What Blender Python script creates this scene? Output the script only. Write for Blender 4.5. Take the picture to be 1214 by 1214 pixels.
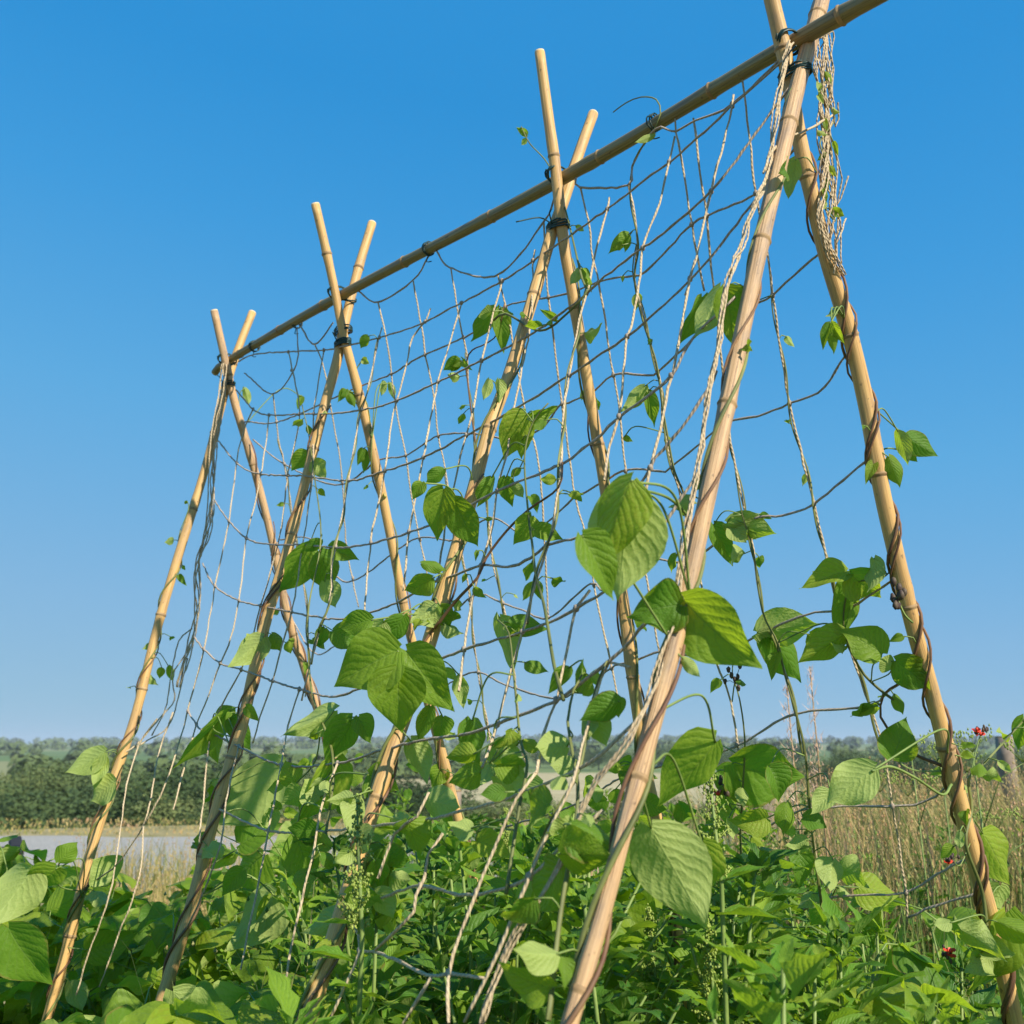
import bpy, math, random
import numpy as np
from mathutils import Vector, Matrix, Quaternion
from mathutils.bvhtree import BVHTree

for o in list(bpy.data.objects): bpy.data.objects.remove(o)
scene = bpy.context.scene
COL = scene.collection
rnd = random.Random(7)
W = 1214.0
F = 1214.0                 # focal length in photograph pixels
PITCH = math.radians(12.9)
EYE = 1.10

# ------------------------------------------------------------------ camera
cam = bpy.data.cameras.new("camera")
cam.sensor_width = 36.0
cam.lens = 36.0 * F / W
cam.clip_start = 0.05
cam.clip_end = 12000
camo = bpy.data.objects.new("camera", cam)
camo.location = (0, 0, EYE)
camo.rotation_euler = (math.pi / 2 + PITCH, 0, 0)
COL.objects.link(camo)
scene.camera = camo
cam.dof.use_dof = True
cam.dof.focus_distance = 1.55
cam.dof.aperture_fstop = 9.0

# ------------------------------------------------------------------ world, sun, exposure
SUN_EL, SUN_AZ = math.radians(37), math.radians(133)      # azimuth clockwise from the view direction
world = bpy.data.worlds.new("World")
scene.world = world
world.use_nodes = True
wn = world.node_tree.nodes; wl = world.node_tree.links
wn.clear()
sky = wn.new("ShaderNodeTexSky")
sky.sky_type = 'NISHITA'
sky.sun_disc = False
sky.sun_elevation = SUN_EL
sky.sun_rotation = SUN_AZ
sky.altitude = 0
sky.air_density = 1.0
sky.dust_density = 0.0
sky.ozone_density = 1.0
# the camera's colour response to the clear sky: one curve over the sky's own brightness, the same in every direction
EXPO = 0.5
sr = wn.new("ShaderNodeSeparateColor"); wl.new(sky.outputs[0], sr.inputs[0])
lg = wn.new("ShaderNodeMath"); lg.operation = 'LOGARITHM'; lg.inputs[1].default_value = 16.0
dv = wn.new("ShaderNodeMath"); dv.operation = 'DIVIDE'; dv.inputs[1].default_value = 0.8
wl.new(sr.outputs[0], dv.inputs[0]); wl.new(dv.outputs[0], lg.inputs[0])
cr = wn.new("ShaderNodeValToRGB"); wl.new(lg.outputs[0], cr.inputs[0])
stops = [(0.065, (.028, .285, .675)), (0.16, (.050, .330, .72)), (0.33, (.110, .405, .75)), (0.63, (.225, .470, .735)), (0.89, (.29, .515, .70)), (1.0, (.32, .53, .70))]
while len(cr.color_ramp.elements) < len(stops): cr.color_ramp.elements.new(0.5)
for e, (p, c) in zip(cr.color_ramp.elements, stops): e.position = p; e.color = (*c, 1)
bg = wn.new("ShaderNodeBackground")
bg.inputs['Strength'].default_value = 0.12
gain = wn.new("ShaderNodeVectorMath"); gain.operation = 'SCALE'; gain.inputs['Scale'].default_value = 1.0 / (0.12 * 2 ** EXPO)
wo = wn.new("ShaderNodeOutputWorld")
wl.new(cr.outputs[0], gain.inputs[0]); wl.new(gain.outputs[0], bg.inputs['Color'])
wl.new(bg.outputs[0], wo.inputs['Surface'])

sun = bpy.data.lights.new("sun", 'SUN')
sun.energy = 5.0
sun.angle = math.radians(0.5)
sun.color = (1.0, 0.92, 0.79)
suno = bpy.data.objects.new("sun", sun)
sd = Vector((math.sin(SUN_AZ) * math.cos(SUN_EL), math.cos(SUN_AZ) * math.cos(SUN_EL), math.sin(SUN_EL)))
suno.rotation_euler = (-sd).to_track_quat('-Z', 'Y').to_euler()
suno.location = (3, -2, 6)
COL.objects.link(suno)

vs = scene.view_settings
vs.view_transform = 'Standard'
vs.look = 'None'
vs.exposure = EXPO
vs.gamma = 1.0
scene.render.engine = 'CYCLES'
scene.cycles.max_bounces = 6
scene.cycles.transparent_max_bounces = 4

# ------------------------------------------------------------------ helpers: nodes
def mat(name):
    m = bpy.data.materials.new(name)
    m.use_nodes = True
    nt = m.node_tree
    b = nt.nodes["Principled BSDF"]
    return m, nt, b

def N(nt, typ, **kw):
    n = nt.nodes.new(typ)
    for k, v in kw.items():
        if k.startswith("i_"):
            n.inputs[k[2:]].default_value = v
        else:
            setattr(n, k, v)
    return n

def math_n(nt, op, a, b=None, c=None):
    n = nt.nodes.new("ShaderNodeMath"); n.operation = op
    for i, v in enumerate((a, b, c)):
        if v is None: continue
        if isinstance(v, (int, float)): n.inputs[i].default_value = v
        else: nt.links.new(v, n.inputs[i])
    return n.outputs[0]

def mixc(nt, fac, a, b, typ='MIX'):
    n = nt.nodes.new("ShaderNodeMix"); n.data_type = 'RGBA'; n.blend_type = typ
    for sock, v in ((n.inputs[0], fac), (n.inputs[6], a), (n.inputs[7], b)):
        if isinstance(v, (int, float)): sock.default_value = v
        elif isinstance(v, tuple): sock.default_value = (*v, 1)
        else: nt.links.new(v, sock)
    return n.outputs[2]

def ramp(nt, fac, stops):
    n = nt.nodes.new("ShaderNodeValToRGB")
    el = n.color_ramp.elements
    while len(el) < len(stops): el.new(0.5)
    for e, (p, c) in zip(el, stops):
        e.position = p; e.color = (*c, 1) if len(c) == 3 else c
    nt.links.new(fac, n.inputs[0])
    return n.outputs[0]

def noise(nt, scale, detail=3, rough=0.55, vec=None, dim='3D'):
    n = nt.nodes.new("ShaderNodeTexNoise"); n.noise_dimensions = dim
    n.inputs['Scale'].default_value = scale
    n.inputs['Detail'].default_value = detail
    n.inputs['Roughness'].default_value = rough
    if vec is not None: nt.links.new(vec, n.inputs['Vector'])
    return n.outputs[0]

def bump(nt, h, strength, dist, bsdf):
    n = nt.nodes.new("ShaderNodeBump")
    n.inputs['Strength'].default_value = strength
    n.inputs['Distance'].default_value = dist
    nt.links.new(h, n.inputs['Height'])
    nt.links.new(n.outputs[0], bsdf.inputs['Normal'])
    return n.outputs[0]

def leaf_mat(name, top, under, young, nveins=7, transl=0.34, rough=0.42, vein=(0.22, 0.34, 0.09), quilt=1.0, hue=0.03):
    """two-sided leaf: upper face, paler underside, veins from the UVs, light passing through"""
    m, nt, b = mat(name)
    L = nt.links
    uv = N(nt, "ShaderNodeUVMap")
    sx = N(nt, "ShaderNodeSeparateXYZ"); L.new(uv.outputs[0], sx.inputs[0])
    au = math_n(nt, 'ABSOLUTE', math_n(nt, 'SUBTRACT', sx.outputs[0], 0.5))
    v = sx.outputs[1]
    mid = math_n(nt, 'SMOOTH_MIN', math_n(nt, 'DIVIDE', au, 0.022), 1.0, 0.2)
    tcu = N(nt, "ShaderNodeTexCoord")
    vd = math_n(nt, 'ADD', v, math_n(nt, 'MULTIPLY', math_n(nt, 'SUBTRACT', noise(nt, 4.0, 2, .5, tcu.outputs['UV']), .5), .16))
    lat0 = math_n(nt, 'PINGPONG', math_n(nt, 'SUBTRACT', math_n(nt, 'MULTIPLY', vd, nveins), math_n(nt, 'MULTIPLY', au, nveins * 0.85)), 0.5)
    lat = math_n(nt, 'MINIMUM', math_n(nt, 'MULTIPLY', lat0, 9.0), 1.0)
    veinmask = math_n(nt, 'SUBTRACT', 1.0, math_n(nt, 'MULTIPLY', mid, math_n(nt, 'ADD', math_n(nt, 'MULTIPLY', lat, 0.55), 0.45)))
    oi = N(nt, "ShaderNodeObjectInfo")
    tc = N(nt, "ShaderNodeTexCoord")
    n1 = noise(nt, 3.0, 4, 0.6, tc.outputs['Object'])
    n2 = noise(nt, 14.0, 3, 0.6, tc.outputs['UV'])
    geo = N(nt, "ShaderNodeNewGeometry")
    yv = math_n(nt, 'MULTIPLY', math_n(nt, 'POWER', oi.outputs['Random'], 1.5), 0.9)
    col = mixc(nt, yv, top, young)
    col = mixc(nt, math_n(nt, 'MULTIPLY', n2, 0.55), col, tuple(c * 0.62 for c in top))
    # a few leaves carry yellowed blotches
    yel = math_n(nt, 'MULTIPLY', math_n(nt, 'GREATER_THAN', oi.outputs['Random'], 0.86),
                 math_n(nt, 'MULTIPLY', math_n(nt, 'SUBTRACT', n2, 0.42), 2.2))
    yel = math_n(nt, 'MAXIMUM', math_n(nt, 'MINIMUM', yel, 0.6), 0.0)
    col = mixc(nt, yel, col, (0.30, 0.30, 0.04))
    # small brown insect specks
    vo = N(nt, "ShaderNodeTexVoronoi"); vo.inputs['Scale'].default_value = 9
    L.new(tc.outputs['UV'], vo.inputs['Vector'])
    sp = math_n(nt, 'MULTIPLY', math_n(nt, 'LESS_THAN', vo.outputs['Distance'], 0.075), 0.5)
    col = mixc(nt, sp, col, (0.14, 0.09, 0.03))
    edge = math_n(nt, 'MULTIPLY', math_n(nt, 'GREATER_THAN', math_n(nt, 'ADD', math_n(nt, 'MULTIPLY', au, 2.0), math_n(nt, 'MULTIPLY', n2, .22)), 1.04), math_n(nt, 'LESS_THAN', oi.outputs['Random'], .4))
    col = mixc(nt, math_n(nt, 'MULTIPLY', edge, .6), col, (0.24, 0.17, 0.05))
    col = mixc(nt, math_n(nt, 'MULTIPLY', veinmask, 0.38), col, vein)
    ucol = mixc(nt, math_n(nt, 'MULTIPLY', n2, 0.3), under, tuple(c * 0.7 for c in under))
    ucol = mixc(nt, math_n(nt, 'MULTIPLY', veinmask, 0.5), ucol, tuple(min(1, c * 1.45) for c in under))
    fin = mixc(nt, geo.outputs['Backfacing'], col, ucol)
    L.new(fin, b.inputs['Base Color'])
    b.inputs['Roughness'].default_value = rough
    b.inputs['Specular IOR Level'].default_value = 0.24
    h = math_n(nt, 'ADD', math_n(nt, 'MULTIPLY', math_n(nt, 'MINIMUM', math_n(nt, 'MULTIPLY', lat0, 3.0), 1.0), 0.6),
               math_n(nt, 'ADD', math_n(nt, 'MULTIPLY', mid, 0.4), math_n(nt, 'MULTIPLY', n2, 0.9)))
    vr = N(nt, "ShaderNodeTexVoronoi"); vr.inputs['Scale'].default_value = 22; L.new(tc.outputs['UV'], vr.inputs['Vector'])
    h = math_n(nt, 'ADD', h, math_n(nt, 'MULTIPLY', vr.outputs['Distance'], -.4))
    nb = bump(nt, h, 0.32 * quilt, 0.004, b)
    tr = N(nt, "ShaderNodeBsdfTranslucent")
    tcol = mixc(nt, 0.5, col, young)
    tcol = mixc(nt, math_n(nt, 'MULTIPLY', veinmask, 0.5), tcol, tuple(c * 0.5 for c in top))
    tcol = mixc(nt, 1.0, tcol, (1.7, 1.75, 0.75), 'MULTIPLY')
    L.new(tcol, tr.inputs['Color']); L.new(nb, tr.inputs['Normal'])
    ms = N(nt, "ShaderNodeMixShader"); ms.inputs[0].default_value = transl
    L.new(b.outputs[0], ms.inputs[1]); L.new(tr.outputs[0], ms.inputs[2])
    L.new(ms.outputs[0], nt.nodes["Material Output"].inputs['Surface'])
    return m

def plain(name, c1, c2, scale=8, rough=0.7, bumps=0.3, bdist=0.003, coord='Object', spec=0.3):
    m, nt, b = mat(name)
    tc = N(nt, "ShaderNodeTexCoord")
    n1 = noise(nt, scale, 4, 0.6, tc.outputs[coord])
    c = ramp(nt, n1, [(0.3, c1), (0.7, c2)])
    nt.links.new(c, b.inputs['Base Color'])
    b.inputs['Roughness'].default_value = rough
    b.inputs['Specular IOR Level'].default_value = spec
    if bumps: bump(nt, n1, bumps, bdist, b)
    return m

def bamboo_mat(name, light, mid, dark, weather):
    m, nt, b = mat(name)
    L = nt.links
    uv = N(nt, "ShaderNodeUVMap")
    oi = N(nt, "ShaderNodeObjectInfo")
    mp = N(nt, "ShaderNodeMapping"); mp.inputs['Scale'].default_value = (9, 2.2, 1)
    L.new(uv.outputs[0], mp.inputs[0])
    off = N(nt, "ShaderNodeCombineXYZ"); L.new(math_n(nt, 'MULTIPLY', oi.outputs['Random'], 37.0), off.inputs[1])
    L.new(off.outputs[0], mp.inputs['Location'])
    streak = noise(nt, 3.0, 5, 0.65, mp.outputs[0])
    mp2 = N(nt, "ShaderNodeMapping"); mp2.inputs['Scale'].default_value = (1.4, 5, 1)
    L.new(uv.outputs[0], mp2.inputs[0]); L.new(off.outputs[0], mp2.inputs['Location'])
    blot = noise(nt, 2.2, 4, 0.6, mp2.outputs[0])
    c = ramp(nt, streak, [(0.28, dark), (0.46, mid), (0.72, light)])
    wf = ramp(nt, blot, [(0.5, (0, 0, 0)), (0.72, (1, 1, 1))])
    c = mixc(nt, math_n(nt, 'MULTIPLY', wf, weather), c, (0.20, 0.155, 0.125))
    mp3 = N(nt, "ShaderNodeMapping"); mp3.inputs['Scale'].default_value = (3, 30, 1)
    L.new(uv.outputs[0], mp3.inputs[0])
    fleck = noise(nt, 3.0, 2, 0.5, mp3.outputs[0])
    ff = ramp(nt, fleck, [(0.66, (0, 0, 0)), (0.74, (1, 1, 1))])
    c = mixc(nt, math_n(nt, 'MULTIPLY', ff, 0.7), c, (0.13, 0.085, 0.05))
    L.new(c, b.inputs['Base Color'])
    b.inputs['Roughness'].default_value = 0.5
    b.inputs['Specular IOR Level'].default_value = 0.35
    bump(nt, streak, 0.35 if weather < .75 else .8, 0.0018, b)
    return m

def twine_mat(name, c1, c2):
    m, nt, b = mat(name)
    L = nt.links
    uv = N(nt, "ShaderNodeUVMap")
    sx = N(nt, "ShaderNodeSeparateXYZ"); L.new(uv.outputs[0], sx.inputs[0])
    tw = math_n(nt, 'PINGPONG', math_n(nt, 'ADD', math_n(nt, 'MULTIPLY', sx.outputs[1], 130.0), math_n(nt, 'MULTIPLY', sx.outputs[0], 2.0)), 0.5)
    tc = N(nt, "ShaderNodeTexCoord")
    n1 = noise(nt, 60, 4, 0.7, tc.outputs['Object'])
    c = ramp(nt, n1, [(0.25, c1), (0.75, c2)])
    c = mixc(nt, math_n(nt, 'MULTIPLY', math_n(nt, 'SUBTRACT', 0.5, tw), 0.9), c, tuple(x * 0.45 for x in c1))
    L.new(c, b.inputs['Base Color'])
    b.inputs['Roughness'].default_value = 0.9
    b.inputs['Specular IOR Level'].default_value = 0.1
    bump(nt, math_n(nt, 'ADD', tw, math_n(nt, 'MULTIPLY', n1, 0.5)), 0.8, 0.0015, b)
    return m

M = {}
M['bean'] = leaf_mat("bean_leaf", (0.11, 0.235, 0.022), (0.44, 0.53, 0.16), (0.38, 0.47, 0.045), 7, .46, .5)
M['weed'] = leaf_mat("weed_leaf", (0.12, 0.27, 0.022), (0.25, 0.37, 0.08), (0.37, 0.49, 0.05), 9, 0.38, 0.5, (0.26, 0.38, 0.12))
M['chard'] = leaf_mat("chard_leaf", (0.12, 0.29, 0.028), (0.26, 0.39, 0.09), (0.30, 0.46, 0.055), 6, 0.28, 0.33, (0.28, 0.42, 0.13), 1.7)
M['stem'] = plain("green_stem", (0.13, 0.20, 0.045), (0.24, 0.31, 0.08), 30, 0.5)
M['vine'] = plain("brown_vine", (0.13, 0.06, 0.035), (0.24, 0.14, 0.065), 18, 0.6)
M['vinegreen'] = plain("olive_vine", (0.09, 0.10, 0.03), (0.22, 0.24, 0.07), 18, 0.55)
M['bamboo'] = bamboo_mat("bamboo", (0.70, 0.46, 0.18), (0.58, 0.345, 0.12), (0.31, 0.17, 0.07), 0.55)
M['bamboo_old'] = bamboo_mat("weathered_bamboo", (0.68, 0.46, 0.24), (0.50, 0.31, 0.15), (0.19, 0.11, 0.07), 0.8)
M['bamboo_green'] = bamboo_mat("olive_bamboo", (0.36, 0.29, 0.13), (0.25, 0.20, 0.095), (0.11, 0.085, 0.045), 0.7)
M['node'] = plain("bamboo_node", (0.22, 0.135, 0.065), (0.46, 0.30, 0.14), 60, 0.7)
M['cut'] = plain("bamboo_cut_end", (0.55, 0.42, 0.24), (0.72, 0.58, 0.36), 90, 0.8)
M['twine'] = twine_mat("jute_twine", (0.44, 0.335, 0.205), (0.72, 0.58, 0.38))
M['twine_dark'] = twine_mat("shaded_twine", (0.38, 0.305, 0.235), (0.60, 0.49, 0.375))  # same jute, darker: shade on the cross strands put into the colour
M['wire'] = plain("green_wire", (0.012, 0.035, 0.035), (0.03, 0.07, 0.06), 60, 0.45, 0.1)
M['red'] = plain("red_petal", (0.55, 0.03, 0.012), (0.72, 0.07, 0.02), 60, 0.5, 0.1)
M['bud'] = plain("dark_bud", (0.05, 0.028, 0.03), (0.12, 0.09, 0.05), 80, 0.6)
M['yellow'] = plain("yellow_petal", (0.70, 0.50, 0.02), (0.80, 0.62, 0.05), 60, 0.5, 0.1)
M['seed'] = plain("green_seed", (0.17, 0.25, 0.04), (0.36, 0.42, 0.09), 40, 0.7)
M['seedbrown'] = plain("brown_seed", (0.20, 0.13, 0.06), (0.40, 0.28, 0.14), 40, 0.8)
M['drygrass'] = None

# ------------------------------------------------------------------ helpers: meshes
class MB:
    def __init__(s): s.v = []; s.f = []; s.uv = []; s.mi = []
    def add(s, v, f, uv=None, mi=0):
        o = len(s.v); s.v.extend(v)
        for q in f:
            s.f.append(tuple(i + o for i in q)); s.mi.append(mi)
        s.uv.extend(uv if uv is not None else [(0.5, 0.5)] * len(v))
    def mesh(s, name, mats, smooth=True):
        me = bpy.data.meshes.new(name)
        me.from_pydata([tuple(p) for p in s.v], [], s.f)
        ul = me.uv_layers.new(name="UVMap")
        idx = np.empty(len(me.loops), dtype=np.int32); me.loops.foreach_get("vertex_index", idx)
        ul.data.foreach_set("uv", np.array(s.uv, dtype=np.float32)[idx].ravel())
        if not isinstance(mats, (list, tuple)): mats = [mats]
        for m in mats: me.materials.append(m)
        if len(mats) > 1: me.polygons.foreach_set("material_index", s.mi)
        if smooth: me.polygons.foreach_set("use_smooth", [True] * len(me.polygons))
        me.update()
        return me

def link(name, data, parent=None, matrix=None):
    o = bpy.data.objects.new(name, data)
    COL.objects.link(o)
    if parent is not None: o.parent = parent
    if matrix is not None: o.matrix_basis = matrix
    return o

def tag(o, label=None, cat=None, group=None, kind=None):
    if label: o["label"] = label
    if cat: o["category"] = cat
    if group: o["group"] = group
    if kind: o["kind"] = kind
    return o

def thing(name, loc, label, cat, group=None):
    o = link(name, None); o.location = loc
    o.empty_display_size = 0.05
    return tag(o, label, cat, group)

def catmull(P, step):
    P = [Vector(p) for p in P]
    if len(P) == 2: 
        n = max(1, int((P[1] - P[0]).length / step)); return [P[0].lerp(P[1], i / n) for i in range(n + 1)]
    out = []
    E = [P[0] * 2 - P[1]] + P + [P[-1] * 2 - P[-2]]
    for i in range(1, len(E) - 2):
        a, b, c, d = E[i - 1:i + 3]
        n = max(1, int((c - b).length / step))
        for k in range(n):
            t = k / n
            out.append(0.5 * ((2 * b) + (c - a) * t + (2 * a - 5 * b + 4 * c - d) * t * t + (3 * b - a - 3 * c + d) * t ** 3))
    out.append(P[-1])
    return out

def frames(P):
    T = []
    for i in range(len(P)):
        t = P[min(i + 1, len(P) - 1)] - P[max(i - 1, 0)]
        T.append(t.normalized() if t.length > 1e-9 else Vector((0, 0, 1)))
    n = T[0].orthogonal().normalized(); fr = []
    for t in T:
        n = n - t * n.dot(t)
        if n.length < 1e-6: n = t.orthogonal()
        n.normalize(); fr.append((t, n, t.cross(n)))
    return fr

def tube(mb, P, rad, sides=6, caps=True, mi=0):
    P = [Vector(p) for p in P]; fr = frames(P)
    v, f, uv = [], [], []; L = 0
    for i, (p, (t, n, b)) in enumerate(zip(P, fr)):
        if i: L += (p - P[i - 1]).length
        r = rad[i] if hasattr(rad, '__len__') else rad
        for k in range(sides + 1):
            a = 2 * math.pi * k / sides
            v.append(p + (n * math.cos(a) + b * math.sin(a)) * r); uv.append((k / sides, L))
    s1 = sides + 1
    for i in range(len(P) - 1):
        for k in range(sides):
            f.append((i * s1 + k, i * s1 + k + 1, (i + 1) * s1 + k + 1, (i + 1) * s1 + k))
    if caps:
        f.append(tuple(range(sides - 1, -1, -1)))
        f.append(tuple((len(P) - 1) * s1 + k for k in range(sides)))
    mb.add(v, f, uv, mi)

def blob(mb, c, r, rng=None, sx=1, sy=1, sz=1, mi=0, seg=6, ring=4):
    v = [Vector((0, 0, 1))]; f = []
    for j in range(1, ring):
        th = math.pi * j / ring
        for k in range(seg):
            a = 2 * math.pi * k / seg
            v.append(Vector((math.sin(th) * math.cos(a), math.sin(th) * math.sin(a), math.cos(th))))
    v.append(Vector((0, 0, -1)))
    for k in range(seg): f.append((0, 1 + k, 1 + (k + 1) % seg))
    for j in range(ring - 2):
        for k in range(seg):
            a = 1 + j * seg; b = a + seg
            f.append((a + k, b + k, b + (k + 1) % seg, a + (k + 1) % seg))
    e = len(v) - 1; a = 1 + (ring - 2) * seg
    for k in range(seg): f.append((a + k, e, a + (k + 1) % seg))
    vv = []
    for p in v:
        q = r * (1 + (rng.uniform(-0.18, 0.18) if rng else 0))
        vv.append(Vector((p.x * sx * q, p.y * sy * q, p.z * sz * q)) + Vector(c))
    mb.add(vv, f, None, mi)

def leaf_mesh(name, m, prof, seed, nu=4, nv=12, fold=0.25, droop=0.25, wave=0.05, quilt=0.02, curl=0.0, cord=0.06, teeth=0.0, nve=7, bend=0.0):
    """leaf of length 1 along +Y and full width 1, upper face +Z"""
    rg = random.Random(seed)
    ts = [p[0] for p in prof]; ws = [p[1] for p in prof]
    ph = [rg.uniform(0, 6.3) for _ in range(6)]
    mb = MB(); v = []; uv = []; f = []
    for j in range(nv + 1):
        t = j / nv
        w = float(np.interp(t, ts, ws)) * 0.5
        for i in range(-nu, nu + 1):
            s = i / nu; a = abs(s)
            ww = w
            if teeth and a == 1: ww = w * (1 - teeth * (0.5 + 0.5 * math.cos(j * math.pi)))
            x = s * ww
            y = t - cord * (a ** 1.5) * max(0, 1 - t * 3.0) + 0.03 * math.sin(3 * t + ph[0]) * s
            z = fold * abs(x) * (1 - 0.3 * a)
            z += curl * (abs(x) ** 2) * 4 * (0.6 + 0.4 * math.sin(ph[1] + 5 * t) * (1 if s > 0 else -1))
            z += wave * a ** 2 * math.sin(t * 11 + ph[2] + (1.7 if s > 0 else 0)) * 0.9
            z += quilt * (1 - a * 0.6) * (abs(math.sin(math.pi * (t * nve - a * nve * 0.42))) - 0.5) * min(1, a * 3)
            z += 0.012 * math.sin(7 * x + ph[3]) * math.sin(9 * t + ph[4])
            z -= droop * t * t
            x += bend * t * t
            v.append(Vector((x, y, z))); uv.append((0.5 + s * 0.5 * (ww / 0.5) if False else 0.5 + s * 0.5, t))
    n = 2 * nu + 1
    for j in range(nv):
        for i in range(n - 1):
            f.append((j * n + i, j * n + i + 1, (j + 1) * n + i + 1, (j + 1) * n + i))
    mb.add(v, f, uv)
    return mb.mesh(name, m)

P_BEAN = [(0, .12), (.03, .5), (.1, .80), (.2, .96), (.3, 1), (.42, .95), (.55, .80), (.68, .58), (.8, .35), (.9, .15), (.96, .05), (1, .0)]
P_BEAN2 = [(0, .12), (.04, .42), (.12, .68), (.25, .93), (.36, 1), (.5, .94), (.65, .74), (.8, .45), (.9, .2), (.96, .07), (1, .0)]
P_LANC = [(0, .08), (.1, .22), (.25, .7), (.4, 1), (.55, .92), (.75, .55), (.9, .2), (1, .0)]
P_DIAM = [(0, .08), (.12, .2), (.25, .75), (.38, 1), (.5, .82), (.65, .66), (.8, .38), (.92, .15), (1, 0)]
P_CHARD = [(0, .10), (.12, .12), (.22, .35), (.35, .85), (.52, 1), (.7, .93), (.85, .65), (.95, .3), (1, .0)]
LB = [leaf_mesh(f"bean_leaflet_{i}", M['bean'], P_BEAN if i % 2 else P_BEAN2, i + 1, 5, 14, fo, dr, wa, .005, cu, .09, 0, 7, be)
      for i, (fo, dr, wa, cu, be) in enumerate([(.25, .18, .03, 0, .04), (.5, .32, .05, 0, -.08), (-.2, .42, .05, -.25, .1), (.75, .2, .06, 0, -.05),
                                                (.1, .55, .08, .2, .06), (-.45, .25, .04, 0, -.04), (.3, -.12, .07, -.2, .09), (.05, .3, .11, .35, -.1),
                                                (.9, .5, .05, 0, .16), (-.6, .6, .09, -.3, -.14), (.35, .75, .12, .5, .12), (.15, .12, .14, -.5, -.15)])]
LWEED = [leaf_mesh(f"weed_leaf_{i}", M['weed'], P_LANC if i % 2 else P_DIAM, 20 + i, 2, 8, fo, dr, .05, .02, 0, .0, te, 8, be)
         for i, (fo, dr, te, be) in enumerate([(.5, .25, .16, .05), (.3, .5, .0, -.1), (.7, .1, .2, .08), (.2, .7, .0, .05), (.4, -.1, .1, -.05)])]
M['weed2'] = leaf_mat("dark_weed_leaf", (0.055, 0.155, 0.018), (0.18, 0.29, 0.07), (0.15, 0.28, 0.03), 8, 0.3, 0.45, (0.2, 0.32, 0.1))
LWEED2 = [leaf_mesh(f"dark_weed_leaf_{i}", M['weed2'], P_DIAM if i % 2 else P_LANC, 70 + i, 3, 8, fo, dr, .09, .03, 0, .0, te, 7, be)
          for i, (fo, dr, te, be) in enumerate([(.4, .35, .22, .08), (.2, .6, .1, -.1), (.6, .2, .25, .1), (.1, .8, .1, .1), (.35, .1, .2, -.1)])]
LCHARD = [leaf_mesh(f"chard_leaf_{i}", M['chard'], P_CHARD, 40 + i, 5, 14, fo, dr, .09, .07, cu, .0, 0, 6, be)
          for i, (fo, dr, cu, be) in enumerate([(.35, .35, 0, .06), (.2, .6, .2, -.08), (.5, .15, -.2, .1), (.1, .45, .3, 0)])]

# ------------------------------------------------------------------ pixels of the photograph to points in the place
cP, sP = math.cos(PITCH), math.sin(PITCH)
EYEV = Vector((0, 0, EYE))
def ray(x, y):
    u = (x - 607) / F; v = (607 - y) / F
    return Vector((u, cP - v * sP, v * cP + sP))
def at_height(x, y, z):
    r = ray(x, y); return EYEV + r * ((z - EYE) / r.z)
def at_dist(x, y, d):              # d: metres straight ahead along the ground
    r = ray(x, y); return EYEV + r * (d / r.y)

RIDGE_Z = 2.05
CR = {k: at_height(x, y, RIDGE_Z) for k, (x, y) in dict(F1=(945, 51), F2=(664, 213), F3=(405, 350), F4=(272, 427)).items()}
RD = (CR['F4'] - CR['F1']); RD.z = 0; RD.normalize()
PN = Vector((0, 0, 1)).cross(RD); PN.normalize()
if PN.y > 0: PN = -PN                 # points towards the photographer's side
def on_frame(k, x, y, off=0.0):
    C = CR[k] + RD * off
    r = ray(x, y); t = (C - EYEV).dot(RD) / r.dot(RD)
    return EYEV + r * t

CANES_PX = {
 'F1L': [(984, -40), (974, 0), (954, 71), (943, 112), (925, 190), (899, 303), (862, 480), (824, 656), (800, 760), (771, 870), (742, 975), (715, 1080), (677, 1208)],
 'F1R': [(908, -40), (917, 0), (931, 60), (940, 110), (949, 163), (959, 211), (980, 303), (1008, 398), (1029, 490), (1045, 580), (1062, 656), (1082, 740), (1103, 815), (1130, 920), (1150, 1000), (1180, 1110), (1203, 1210)],
 'F2L': [(702, 135), (685, 182), (668, 235), (652, 280), (635, 340), (603, 445), (580, 509), (561, 582), (540, 656), (520, 725), (495, 805), (465, 890), (440, 965), (412, 1060)],
 'F2R': [(644, 65), (654, 140), (663, 205), (672, 290), (680, 340), (693, 427), (706, 509), (717, 577), (728, 650), (738, 709), (746, 772), (757, 850), (766, 915), (779, 972)],
 'F3L': [(441, 265), (425, 318), (410, 378), (399, 430), (385, 480), (363, 567), (340, 655), (317, 730), (302, 791), (285, 868), (265, 930), (246, 1000), (225, 1080), (200, 1160)],
 'F3R': [(374, 243), (385, 290), (398, 350), (408, 400), (429, 480), (448, 562), (466, 651), (483, 738), (503, 815), (525, 898), (546, 985)],
 'F4L': [(299, 371), (283, 412), (271, 450), (263, 480), (240, 567), (208, 670), (185, 750), (160, 850), (131, 935), (105, 1020), (83, 1110), (55, 1212)],
 'F4R': [(254, 369), (262, 405), (271, 445), (279, 480), (300, 551), (319, 625), (332, 686), (342, 733), (358, 783), (376, 840), (398, 905)],
}
CANE_R = {'F1L': .0080, 'F1R': .0112, 'F2L': .0104, 'F2R': .0098, 'F3L': .0106, 'F3R': .0102, 'F4L': .0104, 'F4R': .0102}
CANE3 = {}
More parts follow.
